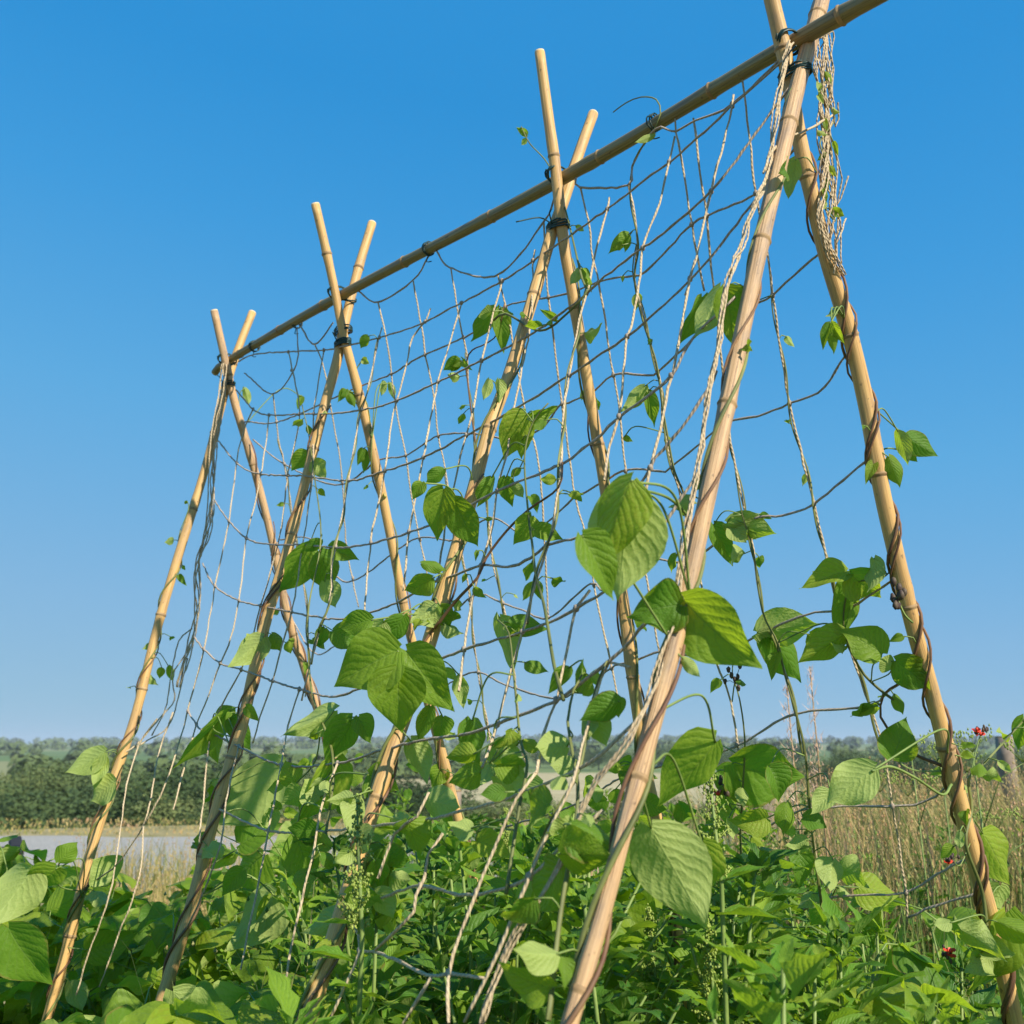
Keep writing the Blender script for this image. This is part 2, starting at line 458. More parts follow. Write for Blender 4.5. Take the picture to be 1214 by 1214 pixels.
for key, px in CANES_PX.items():
    k = key[:2]; side = key[2]
    pts = [on_frame(k, x, y, (0.010 if side == 'L' else -0.010) * (-1 if k == 'F1' else 1)) for x, y in px]
    sg = -1 if side == 'L' else 1
    # the upper stubs stand clear of the ridge pole that lies in the crotch
    need = max([0.0205 - (p - CR[k]).dot(PN) * sg for p in pts if p.z > RIDGE_Z - .03] + [0.0])
    ts = sorted(pts, key=lambda p: abs(p.z - RIDGE_Z))[0]
    need = max(0.0, min(need, 0.0205 - (ts - CR[k]).dot(PN) * sg + .004))
    for p in pts:
        w = max(0.0, min(1.0, (p.z - (RIDGE_Z - .45)) / .42)); w = w * w * (3 - 2 * w)
        p += PN * sg * need * w
    d = (pts[-1] - pts[-3]).normalized()
    ext = (-0.12 - pts[-1].z) / d.z; e0 = pts[-1].copy(); ne = max(1, round(ext / (pts[-1] - pts[-2]).length))
    for j in range(ne): pts.append(e0 + d * ext * (j + 1) / ne)          # on down into the soil
    CANE3[key] = pts

def face_surface(side):
    rows = []
    zs = [2.12 - 0.06 * i for i in range(37)]
    cols = []
    for k in ('F1', 'F2', 'F3', 'F4'):
        P = catmull(CANE3[k + side], 0.03); P = [p for p in P if p.z < 2.0]
        z = np.array([p.z for p in P])[::-1]
        cols.append([Vector((float(np.interp(q, z, np.array([p.x for p in P])[::-1])), float(np.interp(q, z, np.array([p.y for p in P])[::-1])), q)) for q in zs])
    cols = [[a + (a - b) * 1.3 for a, b in zip(cols[0], cols[1])]] + cols + [[a + (a - b) * 1.3 for a, b in zip(cols[-1], cols[-2])]]
    v = []; f = []
    for c in cols: v.extend(c)
    n = len(zs)
    for i in range(len(cols) - 1):
        for j in range(n - 1):
            f.append((i * n + j, i * n + j + 1, (i + 1) * n + j + 1, (i + 1) * n + j))
    return BVHTree.FromPolygons(v, f)
SURF = {s: face_surface(s) for s in 'LR'}

def on_face(side, x, y, off=0.0):
    r = ray(x, y).normalized()
    h = SURF[side].ray_cast(EYEV, r)
    if h[0] is None:
        k = min(CR, key=lambda q: abs(CR[q].x / CR[q].y - r.x / r.y)); t = (CR[k] - EYEV).dot(PN) / r.dot(PN)
        t = max(0.8, min(3.2, t))
        return EYEV + r * (t + off)
    return EYEV + r * (h[3] + off)

def place(ref, x, y, off=0.0):
    """ref: a cane (its own frame plane), a face of the trellis, or metres ahead"""
    if isinstance(ref, (int, float)): return at_dist(x, y, ref + off)
    if len(ref) == 3: 
        p = on_frame(ref[:2], x, y); return p + (p - EYEV).normalized() * off
    return on_face(ref, x, y, off)

# ------------------------------------------------------------------ the setting: ground, track, distant country
def ground_z(x, y):
    d = math.hypot(x, y)
    if y < 0: d *= 0.35
    base = float(np.interp(d, [0, 16, 60, 100, 200, 400, 800, 1500, 2600, 4000, 9000], [0, 0, -4.9, -7.4, -9.0, -9.2, -6.5, -1.0, 10, 12, 12]))
    a = math.atan2(x, y)
    base += (math.sin(a * 7 + 1.3) * 3.0 + math.sin(a * 17) * 1.2) * min(1, max(0, (d - 700) / 1500))
    return base
mb = MB(); rings = [0, 2, 4, 6, 8, 10, 12, 14, 16, 18, 22, 28, 36, 46, 60, 80, 100, 140, 200, 280, 400, 560, 800, 1100, 1500, 2000, 2600, 3200, 4000, 9000]
NA = 144; v = []; f = []; uv = []
for d in rings:
    for k in range(NA):
        a = 2 * math.pi * k / NA
        x, y = d * math.sin(a), d * math.cos(a)
        v.append(Vector((x, y, ground_z(x, y)))); uv.append((x, y))
for i in range(len(rings) - 1):
    for k in range(NA):
        f.append((i * NA + k, (i + 1) * NA + k, (i + 1) * NA + (k + 1) % NA, i * NA + (k + 1) % NA))
mb.add(v, f, uv)
gm, nt, b = mat("ground")
tc = N(nt, "ShaderNodeTexCoord")
sep = N(nt, "ShaderNodeSeparateXYZ"); nt.links.new(tc.outputs['Object'], sep.inputs[0])
ln = N(nt, "ShaderNodeVectorMath", operation='LENGTH'); nt.links.new(tc.outputs['Object'], ln.inputs[0])
d = ln.outputs['Value']
soil = ramp(nt, noise(nt, 6, 5, .6, tc.outputs['Object']), [(.3, (.045, .032, .02)), (.7, (.10, .085, .04))])
dry = ramp(nt, noise(nt, 1.4, 6, .7, tc.outputs['Object']), [(.3, (.20, .19, .07)), (.55, (.36, .29, .14)), (.75, (.46, .37, .20))])
vo = N(nt, "ShaderNodeTexVoronoi"); vo.inputs['Scale'].default_value = 0.0042
nt.links.new(tc.outputs['Object'], vo.inputs['Vector'])
fs = N(nt, "ShaderNodeSeparateColor"); nt.links.new(vo.outputs['Color'], fs.inputs[0])
field = ramp(nt, fs.outputs[0], [(.0, (.10, .17, .05)), (.35, (.16, .22, .07)), (.5, (.30, .28, .12)), (.75, (.13, .20, .06)), (1., (.36, .31, .16))])
field = mixc(nt, math_n(nt, 'MULTIPLY', noise(nt, .05, 5, .6, tc.outputs['Object']), .5), field, (.10, .14, .05))
s1 = math_n(nt, 'GREATER_THAN', math_n(nt, 'ADD', d, math_n(nt, 'MULTIPLY', noise(nt, .8, 3, .6, tc.outputs['Object']), 2.0)), 5.0)
s2 = N(nt, "ShaderNodeMapRange"); s2.inputs['From Min'].default_value = 40; s2.inputs['From Max'].default_value = 90; nt.links.new(d, s2.inputs[0])
c = mixc(nt, s1, soil, dry); c = mixc(nt, s2.outputs[0], c, field)
nt.links.new(c, b.inputs['Base Color']); b.inputs['Roughness'].default_value = .95; b.inputs['Specular IOR Level'].default_value = .1
bump(nt, noise(nt, 9, 5, .7, tc.outputs['Object']), .6, .05, b)
tag(link("ground", mb.mesh("ground", gm)), "dry grassy ground falling away to a wide valley of fields", "ground", kind="structure")

# grey gravel track running across behind the bed
tm, nt, b = mat("gravel")
tc = N(nt, "ShaderNodeTexCoord")
g1 = noise(nt, 26, 5, .75, tc.outputs['Object']); g2 = noise(nt, .7, 4, .6, tc.outputs['Object'])
c = ramp(nt, g1, [(.3, (.27, .255, .235)), (.55, (.46, .43, .39)), (.75, (.62, .585, .53))])
c = mixc(nt, math_n(nt, 'MULTIPLY', g2, .45), c, (.30, .275, .22))
nt.links.new(c, b.inputs['Base Color']); b.inputs['Roughness'].default_value = .95; b.inputs['Specular IOR Level'].default_value = .05
bump(nt, g1, .8, .03, b)
mb = MB(); v = []; f = []
n = 40
for i in range(n + 1):
    x = -16 + 32 * i / n
    y0 = 8.4 + .35 * math.sin(x * .9) + .15 * math.sin(x * 2.7) + (0.9 if x > 1 else 0)
    y1 = 13.6 + .3 * math.sin(x * .6 + 1) + .12 * math.sin(x * 3.1)
    v += [Vector((x, y0, .006)), Vector((x, y1, .006))]
for i in range(n): f.append((2 * i, 2 * i + 2, 2 * i + 3, 2 * i + 1))
mb.add(v, f)
tag(link("gravel_track", mb.mesh("gravel_track", tm)), "pale grey gravel track crossing behind the vegetable bed", "track", kind="structure")

# trees
def crown_mesh(name, m, seed, n=900, q=.38, lobes=7):
    rg = random.Random(seed); mb = MB()
    C = [(Vector((rg.gauss(0, .28), rg.gauss(0, .28), rg.uniform(.34, .78))), rg.uniform(.22, .36)) for _ in range(lobes)]
    C.append((Vector((0, 0, .55)), .42))
    for i in range(n):
        c, r = C[rg.randrange(len(C))]
        dv = Vector((rg.gauss(0, 1), rg.gauss(0, 1), rg.gauss(0, 1))).normalized()
        p = c + dv * r * rg.uniform(.72, 1.05)
        if p.z < .06: p.z = .06 + rg.random() * .1
        nn = (dv + Vector((rg.gauss(0, .5), rg.gauss(0, .5), rg.gauss(.3, .5)))).normalized()
        a = nn.orthogonal().normalized(); b2 = nn.cross(a)
        th = rg.uniform(0, 6.3); a, b2 = a * math.cos(th) + b2 * math.sin(th), b2 * math.cos(th) - a * math.sin(th)
        s = q * rg.uniform(.5, 1.2) * .12
        mb.add([p - a * s, p + b2 * s * .6 - nn * s * .2, p + a * s, p - b2 * s * .6], [(0, 1, 2, 3)])
    return mb.mesh(name, m, False)
def tree_mat(name, c1, c2):
    m, nt, b = mat(name)
    oi = N(nt, "ShaderNodeObjectInfo"); tc = N(nt, "ShaderNodeTexCoord")
    n1 = noise(nt, 7, 4, .6, tc.outputs['Object'])
    c = ramp(nt, n1, [(.3, c1), (.7, c2)])
    hsn = N(nt, "ShaderNodeHueSaturation"); nt.links.new(c, hsn.inputs['Color'])
    nt.links.new(math_n(nt, 'ADD', math_n(nt, 'MULTIPLY', oi.outputs['Random'], 1.2), .48), hsn.inputs['Value'])
    nt.links.new(math_n(nt, 'ADD', math_n(nt, 'MULTIPLY', oi.outputs['Random'], -.07), .525), hsn.inputs['Hue'])
    nt.links.new(hsn.outputs[0], b.inputs['Base Color']); b.inputs['Roughness'].default_value = .8
    b.inputs['Specular IOR Level'].default_value = .15
    return m
TM = tree_mat("tree_foliage", (.045, .075, .026), (.10, .145, .048))
BK = plain("bark", (.05, .04, .03), (.12, .10, .075), 6, .9)
CROWNS = [crown_mesh(f"tree_crown_{i}", TM, 60 + i, 6000, .185, 12) for i in range(5)]
mb = MB(); tube(mb, [(0, 0, -.1), (.01, 0, .15), (-.01, .01, .32), (.02, 0, .5)], [.035, .028, .022, .01], 7)
for a in range(4): tube(mb, [(0, 0, .26 + .04 * a), (.13 * math.cos(a * 1.6), .13 * math.sin(a * 1.6), .45), (.22 * math.cos(a * 1.6), .22 * math.sin(a * 1.6), .6)], [.014, .01, .004], 5)
TRUNK = mb.mesh("tree_trunk", BK)
def tree(x, y, h, w, label, group, i):
    if "bush" not in label: label = ("tall " if h > 7.5 else "low ") + ("broad " if w > 7.5 else "slim ") + label
    t = thing("hedgerow_tree", (x, y, ground_z(x, y) - .1), label, "tree", group)
    t.rotation_euler.z = rnd.uniform(0, 6.3); t.scale = (w, w, h)
    link("trunk", TRUNK, t); link("crown", CROWNS[i % 5], t)
    return t
def bearing_x(px, d): return (px - 607) / F * d * 1.03
i = 0
for px in range(-160, 500, 16):
    d = rnd.uniform(70, 150); x = bearing_x(px + rnd.uniform(-12, 12), d)
    y = d
    top = rnd.uniform(-2.6, -1.3) if px < 70 else (rnd.uniform(-2.3, -.6) if px < 330 else rnd.uniform(-2.6, -1.2))         # elevation of the tree top, degrees
    h = (EYE + d * math.tan(math.radians(top))) - ground_z(x, y)
    tree(x, y, max(3, h), rnd.uniform(4.5, 9.5), "dark green broadleaf tree in the hedge below the dry field edge", "trees in the valley hedge", i); i += 1
for px in range(440, 1300, 22):
    d = rnd.uniform(190, 260) if px > 930 else rnd.uniform(430, 540); x = bearing_x(px, d)
    top = rnd.uniform(-.5, -.05) if px > 930 else rnd.uniform(-.25, .15)
    h = (EYE + d * math.tan(math.radians(top))) - ground_z(x, d)
    tree(x, d, max(4, h), rnd.uniform(8, 13), "hazy blue-green tree in the wood across the valley, beyond the posts", "trees of the wood across the valley", i); i += 1
for px in (20, 130, 250, 330, 400):                                     # low bushes at the field edge
    d = rnd.uniform(46, 58); x = bearing_x(px, d)
    tree(x, d, rnd.uniform(2.0, 2.9), rnd.uniform(2.6, 4.0), "low yellowish bush at the edge of the dry field", "bushes at the field edge", i); i += 1
for px in range(500, 900, 42):
    d = rnd.uniform(21, 33); x = bearing_x(px + rnd.uniform(-15, 15), d); h = EYE + d * math.tan(math.radians(rnd.uniform(-2.9, -1.9))) - ground_z(x, d)
    tree(x, d, max(.8, h), rnd.uniform(1.6, 2.8), "soft grey-green bush on the slope below the gravel track", "bushes on the slope below the track", i); i += 1
mb = MB(); v = []; f = []
for a in range(25):
    for b2 in range(13):
        px = 400 + 520 * a / 24; d = 130 + 280 * b2 / 12; x = bearing_x(px, d); v.append(Vector((x, d, ground_z(x, d) + .25)))
for a in range(24):
    for b2 in range(12): f.append((a * 13 + b2, (a + 1) * 13 + b2, (a + 1) * 13 + b2 + 1, a * 13 + b2 + 1))
mb.add(v, f)
tag(link("stubble_field", mb.mesh("stubble_field", plain("stubble", (.36, .29, .14), (.50, .41, .22), .08, .95, 0))), "pale straw coloured stubble field across the valley", "field", kind="structure")
# far woodland: nobody could count it
mb = MB(); rg = random.Random(5)
def wood(d0, d1, n, hs, px0=-900, px1=2100):
    for _ in range(n):
        d = rg.uniform(d0, d1); px = rg.uniform(px0, px1); x = bearing_x(px, d); z = ground_z(x, d); h = hs * rg.uniform(.7, 1.15); w = h * rg.uniform(.5, .9)
        for _ in range(46):
            dv = Vector((rg.gauss(0, 1), rg.gauss(0, 1), rg.gauss(0, 1))).normalized()
            p = Vector((x + dv.x * w, d + dv.y * w, z + h * .5 + dv.z * h * .5))
            nn = (dv + Vector((rg.gauss(0, .5), rg.gauss(0, .5), .4))).normalized(); a = nn.orthogonal().normalized(); b2 = nn.cross(a); s = h * .24
            mb.add([p - a * s, p + b2 * s * .8, p + a * s, p - b2 * s * .8], [(0, 1, 2, 3)])
wood(300, 420, 110, 6.5, 60, 470); wood(330, 430, 70, 5, 470, 560)
wood(520, 620, 90, 8); wood(800, 950, 150, 10); wood(1200, 1500, 220, 12); wood(2000, 2700, 420, 15); wood(2700, 3000, 300, 16)
tag(link("far_woodland", mb.mesh("far_woodland", TM, False)), "blue-green woods along the far skyline and valley fields", "woodland", kind="stuff")

# posts
PM = plain("grey_post_wood", (.17, .13, .10), (.36, .29, .22), 9, .85, .6, .006)
def post(px, ptop, d, r, label):
    p = at_dist(px, ptop, d); mb = MB(); n = 9
    P = [(0.01 * math.sin(k * 1.3), .008 * math.cos(k), p.z * k / n) for k in range(n + 1)]
    P[0] = (0, 0, -.3)
    tube(mb, P, [r * (1.03 - .006 * k + .02 * math.sin(k * 2.2)) for k in range(n + 1)], 14)
    o = thing("fence_post", (p.x, p.y, 0), label, "fence post")
    link("shaft", mb.mesh("post_shaft", PM), o)
    mb = MB(); tube(mb, [(P[-1][0], P[-1][1], p.z), (P[-1][0], P[-1][1], p.z + .006)], [r * 1.0, r * .9], 14)
    link("sawn_top", mb.mesh("post_top", M['seedbrown']), o)
post(1191, 874, 6.4, .052, "weathered round fence post standing clear among dry weeds by the red bean flowers")
post(905, 930, 5.6, .060, "squat brown fence post half hidden behind bean leaves and a seed spike")
post(541, 938, 5.2, .034, "thin grey post in the weeds behind the netting")
# dark timber raised bed at the left edge
p = at_dist(30, 1003, 8.9)
SL = plain("dark_sleeper", (.010, .008, .007), (.035, .025, .02), 5, .8, .5, .01)
bed = thing("raised_bed", (p.x, p.y, 0), "dark stained timber raised bed edge on the gravel track", "raised bed")
bed.rotation_euler.z = -math.atan2(p.x, p.y) + .03
for k, z in enumerate((0, p.z * .5)):
    for (x0, x1, y0, y1) in ((-2.4, 0, 0, .11), (-.11, 0, .114, 1.2)):
        mb = MB(); h = p.z * .5 - .006; e = .008
        bx = [Vector((x, y, z + zz)) for zz in (.003, h) for (x, y) in ((x0, y0), (x1 - k * .004, y0), (x1 - k * .004, y1), (x0, y1))]
        mb.add(bx, [(0, 3, 2, 1), (4, 5, 6, 7), (0, 1, 5, 4), (1, 2, 6, 5), (2, 3, 7, 6), (3, 0, 4, 7)])
        o = link("sleeper", mb.mesh("sleeper", SL, False), bed)
        bv = o.modifiers.new("bevel", 'BEVEL'); bv.width = .012; bv.segments = 2

# ------------------------------------------------------------------ the trellis: canes, ridge pole, ties
def build_cane(name, pts, r, m, label, group, top_cut=True, seed=0, taper=.12):
    rg = random.Random(seed)
    P = catmull(pts, .02); n = len(P)
    L = [0.0]
    for i in range(1, n): L.append(L[-1] + (P[i] - P[i - 1]).length)
    tot = L[-1]; nodes = []; s = rg.uniform(.08, .2)
    while s < tot - .05: nodes.append(s); s += rg.uniform(.17, .30)
    base = P[-1].copy()
    rad = []
    wob = rg.uniform(0, 6)
    for s in L:
        q = r * (1 + taper * (s / tot - .5) + .03 * math.sin(s * 9 + wob))
        dn = min(abs(s - x) for x in nodes)
        q *= 1 + .11 * math.exp(-(dn / .012) ** 2)
        rad.append(q)
    mb = MB(); tube(mb, [p - base for p in P], rad, 14)
    o = thing(name, base, label, "bamboo cane", group)
    culm = link("culm", mb.mesh("culm", m), o)
    fr = frames(P)
    for s in nodes:
        i = int(np.searchsorted(L, s)); i = max(1, min(n - 2, i)); t = fr[i][0]; c = P[i] - base; q = rad[i]
        mb = MB(); tube(mb, [c + t * z for z in (-.0038, -.0018, 0, .0014, .0034)], [q * .99, q * 1.07, q * 1.13, q * 1.02, q * 1.0], 14, False)
        link("node_ring", mb.mesh("node_ring", M['node']), culm)
    t = fr[0][0]; mb = MB()
    c = P[0] - base
    tube(mb, [c + t * .004, c - t * .003], [rad[0] * .985, rad[0] * .93], 14)
    cut = link("cut_end", mb.mesh("cut_end", M['cut']), o)
    # hollow of the cane seen at the sawn end
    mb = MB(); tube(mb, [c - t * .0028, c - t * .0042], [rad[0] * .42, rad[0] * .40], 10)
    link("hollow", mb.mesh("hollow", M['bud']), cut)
    return o
CL = {
 'F1L': "thick weathered bamboo cane wound with rope, on the frame beside the hanging twine tangle",
 'F1R': "bamboo cane spiralled by a red-brown vine, below the hanging twine tangle",
 'F2L': "bamboo cane of the second frame from the twine tangle, leaning behind the big three-part leaf",
 'F2R': "bamboo cane of the second frame with the tallest stub above the ridge pole",
 'F3L': "bamboo cane of the frame bound with dark wire coils, leaning down into bean leaves",
 'F3R': "bamboo cane of the frame bound with dark wire coils, foot behind the weeds",
 'F4L': "end-frame bamboo cane beside the gathered net rope, foot among low bean leaves",
 'F4R': "end-frame bamboo cane crossing under the pole's free end, foot behind foliage",
}
for i, k in enumerate(CANE3):
    build_cane("bamboo_cane", CANE3[k], CANE_R[k], M['bamboo_old'] if k in ('F1L', 'F4R') else M['bamboo'], CL[k], "upright canes of the bean trellis", seed=i + 3, taper=-.9 if k == 'F1L' else .12)
r0 = CR['F1'] - RD * .34; r1 = CR['F4'] + RD * .075
rp = [r0, CR['F1'] + Vector((0, 0, .004)), CR['F2'], CR['F3'], CR['F4'] + Vector((0, 0, .0)), r1 - Vector((0, 0, .012))]
build_cane("ridge_pole", rp[::-1], .0108, M['bamboo_green'], "long olive bamboo pole lying along the top of the trellis", None, seed=41, taper=.25)

def coil(mb, c, a, b2, turns, wr, pitch, rg, sides=5):
    """turns of wire on the ellipse spanned by a and b2"""
    axis = a.cross(b2).normalized(); P = []
    n = int(turns * 16)
    for i in range(n + 1):
        th = 2 * math.pi * i / 16; q = rg.uniform(.98, 1.05)
        P.append(c + (a * math.cos(th) + b2 * math.sin(th)) * q + axis * (pitch * (i / n - .5) + rg.uniform(-.0012, .0012)))
    tube(mb, P, wr, sides)
def tie(name, label, group, specs, mt, tails, cat="tie", wr=.0016):
    rg = random.Random(len(label)); c0 = specs[0][0]
    o = thing(name, c0, label, cat, group)
    for (c, a, b2, turns, pitch) in specs:
        mb = MB(); coil(mb, c - c0, a, b2, turns, wr, pitch, rg); link("wire_coil", mb.mesh("wire_coil", mt), o)
    for P in tails:
        mb = MB(); tube(mb, catmull([p - c0 for p in P], .008), wr * .8, 5); link("wire_tail", mb.mesh("wire_tail", mt), o)
def cane_at(key, z):
    P = catmull(CANE3[key], .01); return min(P, key=lambda p: abs(p.z - z))
def crossing(k):
    zs = [RIDGE_Z - .2 + .004 * i for i in range(46)]
    return min(zs, key=lambda z: abs((cane_at(k + 'L', z) - cane_at(k + 'R', z)).dot(PN)))
UP = Vector((0, 0, 1))
for k, lab in (('F1', "dark wire tie binding the canes by the hanging twine tangle"), ('F2', "dark wire tie with a long loose end under the tallest stub"),
               ('F3', "thick dark wire binding in several coils round the crossed canes"), ('F4', "wire tie on the end frame by the pole's free end")):
    zc = crossing(k); c = (cane_at(k + 'L', zc) + cane_at(k + 'R', zc)) * .5
    specs = [(c, RD * .0235, PN * .0135, 3.4 if k != 'F3' else 5, .014)]
    cr_ = (cane_at(k + 'R', RIDGE_Z) + CR[k]) * .5
    specs.append((cr_, PN * .0245, (RD - UP).normalized() * .0150, 2.3, .008))
    if k == 'F3': specs.append((c + UP * .03, RD * .0235, PN * .016, 3, .012)); specs.append(((cane_at(k + 'L', RIDGE_Z) + CR[k]) * .5, PN * .0245, (RD + UP).normalized() * .0150, 2.3, .008))
    tl = [[c + PN * .0135, c + PN * .03 - RD * .01 + UP * .01, c + PN * .045 - RD * .03 + UP * .004]]
    if k == 'F2': tl.append([c + PN * .0135, on_frame('F2', 640, 258, .02), on_frame('F2', 612, 263, .03)])
    tie("wire_tie", lab, "wire ties at the cane crossings", specs, M['wire'], tl)
for (x, y), lab in (((777, 147), "green wire loop on the ridge pole where a vine tip curls over"), ((510, 296), "green wire loop halfway between the wire-coiled frame and the tallest stub"),
                    ((353, 383), "green wire loop on the ridge pole nearest its free end"), ((300, 410), "green wire loop beside the end frame's crossing")):
    r = ray(x, y); c = EYEV + r * ((RIDGE_Z - EYE) / r.z)
    t0 = (c - CR['F1']).dot(RD); c = CR['F1'] + RD * t0; 
    tie("wire_loop", lab, "wire loops along the ridge pole", [(c, PN * .0130, UP * .0130, 2.6, .012)], M['wire'], [[c - UP * .012, c - UP * .025 + RD * .006, c - UP * .03 - RD * .01]], wr=.0013)

# ------------------------------------------------------------------ twine nets
ROWS_L = [
 [(517,297),(534,317),(590,326),(644,264),(658,232)],
 [(511,299),(490,332),(448,358),(425,345)],
 [(682,211),(688,222),(745,219),(750,196),(777,153),(802,156),(819,145),(867,124),(928,68)],
 [(395,382),(373,408),(355,385)], [(352,388),(351,432),(324,467),(290,442)],
 [(935,66),(875,119),(806,182),(764,214),(721,247),(685,273),(632,309),(595,333),(547,359),(519,374),(492,387),(450,400),(419,408),(384,415),(342,417),(303,420),(283,428)],
 [(935,105),(917,129),(880,180),(843,227),(780,282),(756,298),(711,333),(692,351),(640,390),(598,414),(572,427),(519,453),(470,475),(440,484),(398,490),(355,491),(319,492),(300,485),(280,462)],
 [(910,218),(893,240),(833,316),(780,368),(743,399),(675,445),(611,485),(556,514),(500,543),(448,561),(411,570),(358,564),(308,562),(282,550),(259,523)],
 [(872,352),(840,382),(822,400),(797,444),(789,454),(734,494),(706,522),(690,532),(664,551),(588,583),(520,618),(464,638),(411,649),(358,646),(316,645),(292,638),(271,617),(254,593)],
 [(850,440),(837,464),(809,507),(777,543),(771,555),(754,580),(725,610),(690,635),(677,639),(647,647),(629,662),(601,672),(570,670),(540,682),(520,688),(485,707),(464,717),(432,728),(395,734),(342,725),(313,719),(283,712),(255,695),(240,668)],
 [(830,556),(822,569),(798,606),(769,648),(735,682),(718,700),(683,721),(651,738),(619,749),(605,754),(550,770),(500,790),(430,815),(394,826),(355,817),(326,808),(283,793),(261,786),(242,770),(230,755)],
 [(785,715),(758,747),(738,770),(721,785),(698,803),(678,818),(655,833),(592,857),(572,865),(540,873),(500,878),(460,887),(400,905),(334,907),(283,885),(248,868),(236,863),(222,842)],
 [(760,850),(735,873),(700,903),(630,936),(547,962),(500,972),(448,979),(390,985),(320,985),(260,960)],
 [(715,960),(690,985),(662,1008),(630,1038),(588,1056),(544,1061),(498,1050),(452,1065)],
 [(425,1127),(448,1130),(480,1143),(511,1157),(537,1154),(574,1160)],
]
ROWS_R = [
 [(950,168),(925,195),(896,229),(838,256),(820,266),(780,308),(758,326),(719,331),(672,348),(625,357),(596,365),(560,395),(503,421),(463,444),(429,457),(400,470),(330,500),(290,500)],
 [(984,290),(972,301),(949,319),(916,350),(899,359),(855,377),(842,382),(802,421),(782,439),(775,445),(728,444),(705,463),(675,477),(665,479),(639,510),(600,520),(559,514),(519,517),(481,540),(448,546),(400,575),(337,550),(300,521)],
 [(1012,408),(996,430),(985,450),(970,466),(936,478),(899,493),(863,500),(825,530),(797,553),(789,559),(746,556),(721,568),(690,586),(682,589),(645,622),(619,632),(580,614),(540,640),(490,640),(411,690),(370,640),(330,640)],
 [(1042,538),(1023,549),(965,597),(928,611),(884,617),(833,656),(806,667),(764,665),(718,700),(700,692),(651,732),(619,723),(596,715),(565,705),(530,730),(480,745),(406,762),(374,775),(345,733)],
 [(1072,682),(1055,690),(1006,720),(956,729),(900,752),(859,777),(847,781),(803,775),(782,772),(752,784),(729,790),(700,808),(660,828),(600,812),(567,797),(540,806),(500,830)],
 [(1100,790),(1073,806),(1048,823),(1031,837),(944,846),(897,871),(860,890),(800,905),(740,920),(680,955),(600,980)],
 [(1128,925),(1110,944),(1084,954),(1058,956),(959,959),(903,982),(847,984),(800,1000)],
 [(1165,1010),(1120,1031),(1074,1058),(1020,1061),(979,1066),(952,1078)],
 [(1172,1055),(1110,1074),(1076,1088)],
]
VERT_L = [
 [(870,112),(867,132),(843,227),(822,319),(812,350)],
 [(800,162),(795,183),(782,240),(762,294),(759,326),(748,388),(743,400),(739,440),(734,494),(722,530),(716,570)],
 [(824,308),(818,330),(802,421),(792,460),(783,510),(771,555),(762,600)],
 [(723,234),(718,256),(705,303),(699,335),(687,380),(675,444),(670,472),(667,503),(665,550),(662,578),(654,627),(636,688),(622,738),(607,791),(590,857),(572,910)],
 [(634,296),(632,309),(629,380),(617,446),(609,485),(601,536),(589,583),(584,622),(570,672),(558,720),(550,770),(544,820)],
 [(595,333),(578,400),(571,426),(560,492),(553,514),(535,591),(525,640),(520,688)],
 [(547,359),(535,400),(519,454),(502,542),(494,583),(485,630),(478,700)],
 [(510,366),(505,380),(489,400),(481,438),(466,492),(456,560),(440,640),(432,728)],
 [(453,388),(449,403),(435,466),(425,500),(413,570),(406,609),(395,662),(390,717),(379,749),(368,787),(358,830)],
 [(384,415),(372,490),(371,559),(358,651),(348,717),(334,766),(323,808),(308,851),(300,881)],
 [(342,417),(355,490),(342,559),(332,633),(317,691),(308,721),(298,761),(285,796),(263,836),(251,866),(244,916),(242,939),(236,1000)],
 [(319,492),(316,520),(305,585),(292,638),(284,709),(271,765),(261,786),(244,834),(233,858),(222,900),(205,960)],
 [(300,485),(284,527),(271,620),(254,699),(242,768),(226,830),(218,862),(196,930),(172,977)],
 [(700,700),(683,721),(672,770),(660,828),(645,870),(636,916)],
 [(748,790),(722,785),(705,830),(689,886),(679,926),(633,1025),(590,1130),(550,1212)],
 [(636,916),(613,946),(573,1038),(537,1130),(531,1160),(532,1212)],
 [(508,939),(494,969),(468,989),(448,1041)],
 [(524,989),(508,1012),(504,1041),(493,1061),(491,1081),(445,1127)],
 [(419,1097),(427,1127),(389,1213)], [(511,1160),(478,1212)],
 [(186,852),(165,883),(150,931),(143,983),(130,1060),(105,1130),(90,1180)], [(205,845),(189,890),(175,965),(170,979),(152,1007),(138,1026),(115,1043)],
 [(355,817),(342,860),(330,925),(318,985),(300,1080),(285,1150)], [(400,905),(380,960),(372,1010),(352,1090),(335,1180)], [(170,979),(165,1040),(140,1110),(118,1170)],
 [(283,885),(268,950),(262,1000),(240,1060),(222,1100)],
]
